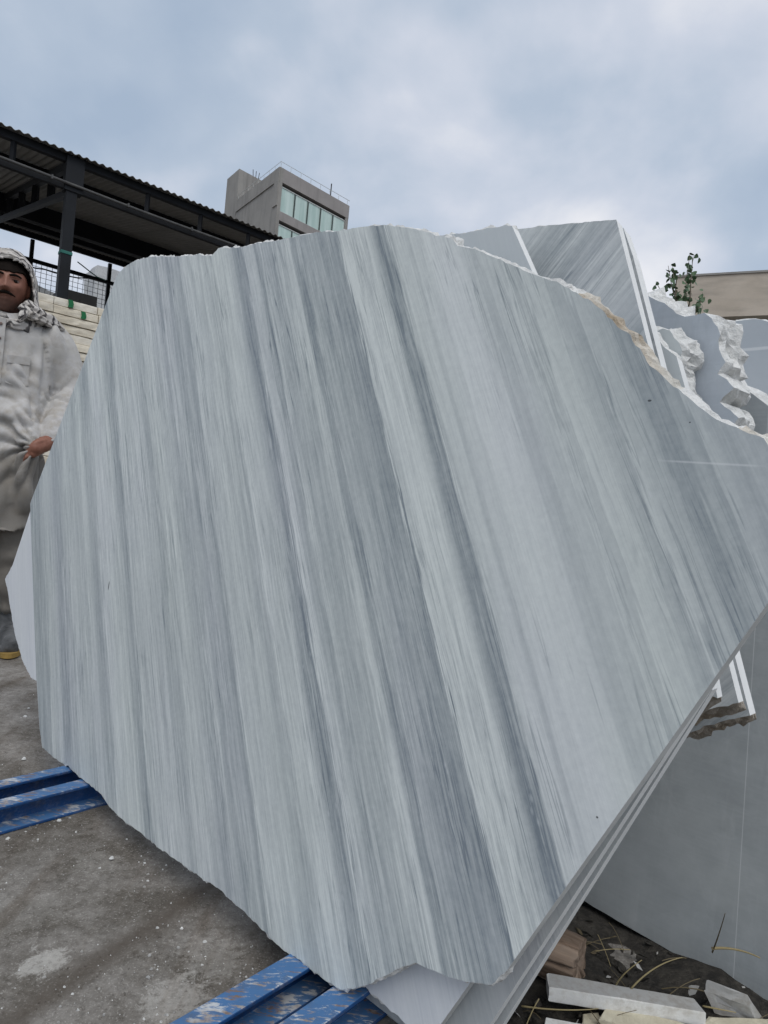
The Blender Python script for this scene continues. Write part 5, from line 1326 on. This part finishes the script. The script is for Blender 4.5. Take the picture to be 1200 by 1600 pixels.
    vs += [(x, y + 0.006, z) for x, y, z in vs]; m2.add(vs, [(0, 1, 2, 3), (7, 6, 5, 4)] + [(j, (j + 1) % 4, 4 + (j + 1) % 4, 4 + j) for j in range(4)]); m2.build('pocket_flap', M['kameez'], pkt)
    # --- loose trousers and boots
    mb = MB()
    for sx in (-1, 1): limb(mb, [(sx * 0.085, 0.02, 0.82), (sx * 0.105, 0.01, 0.55), (sx * 0.120, 0.02, 0.32), (sx * 0.125, 0.03, 0.235)], [0.120, 0.115, 0.100, 0.090], 24)
    me = voxel_mesh(mb, 0.008, 4)
    for v in me.vertices:
        p = v.co.copy(); c = Vector((math.copysign(0.11, p.x), 0.02, p.z)); d = (p - c).normalized()
        v.co = p + d * (0.011 * math.sin(math.atan2(d.y, d.x) * 6 + 3 * mn.noise(p * 5)) * (0.3 + max(0, 0.6 - p.z)) + 0.008 * mn.noise(p * 10) + 0.006 * math.sin(p.z * 50 + 4 * mn.noise(p * 6)))
    put('trousers', me, M['shalwar'])
    for sx in (-1, 1):
        mb = MB(); limb(mb, [(sx * 0.125, 0.035, 0.255), (sx * 0.125, 0.035, 0.16), (sx * 0.126, 0.03, 0.085)], [0.058, 0.055, 0.052]); limb(mb, [(sx * 0.126, 0.045, 0.060), (sx * 0.134, -0.05, 0.062), (sx * 0.142, -0.14, 0.052)], [0.046, 0.050, 0.040])
        mb.box((sx * 0.134, -0.05, 0.030), (0.040, 0.115, 0.014))
        me = voxel_mesh(mb, 0.007, 4)
        for v in me.vertices:
            if v.co.z < 0.019: v.co.z = 0.019
            v.co += Vector((mn.noise(v.co * 22), mn.noise(v.co * 22 + Vector((5, 0, 0))), 0)) * 0.006
        bt = put('boot', me, M['boot'])
        ring = []
        for k in range(28):
            a = 2 * math.pi * k / 28; ring.append((sx * 0.135 + 0.051 * math.cos(a) * (1 - 0.12 * math.sin(a)), -0.050 + 0.148 * math.sin(a)))
        m2 = MB(); nn = len(ring); m2.add([(x, y, 0.002) for x, y in ring] + [(x, y, 0.022) for x, y in ring], [(k, (k + 1) % nn, nn + (k + 1) % nn, nn + k) for k in range(nn)] + [tuple(range(nn - 1, -1, -1)), tuple(range(nn, 2 * nn))])
        m2.build('sole', M['sole'], bt)
M['skin_dark'] = simple('eyelid_skin', (0.17, 0.078, 0.052), None, 40, 0.5)
man()
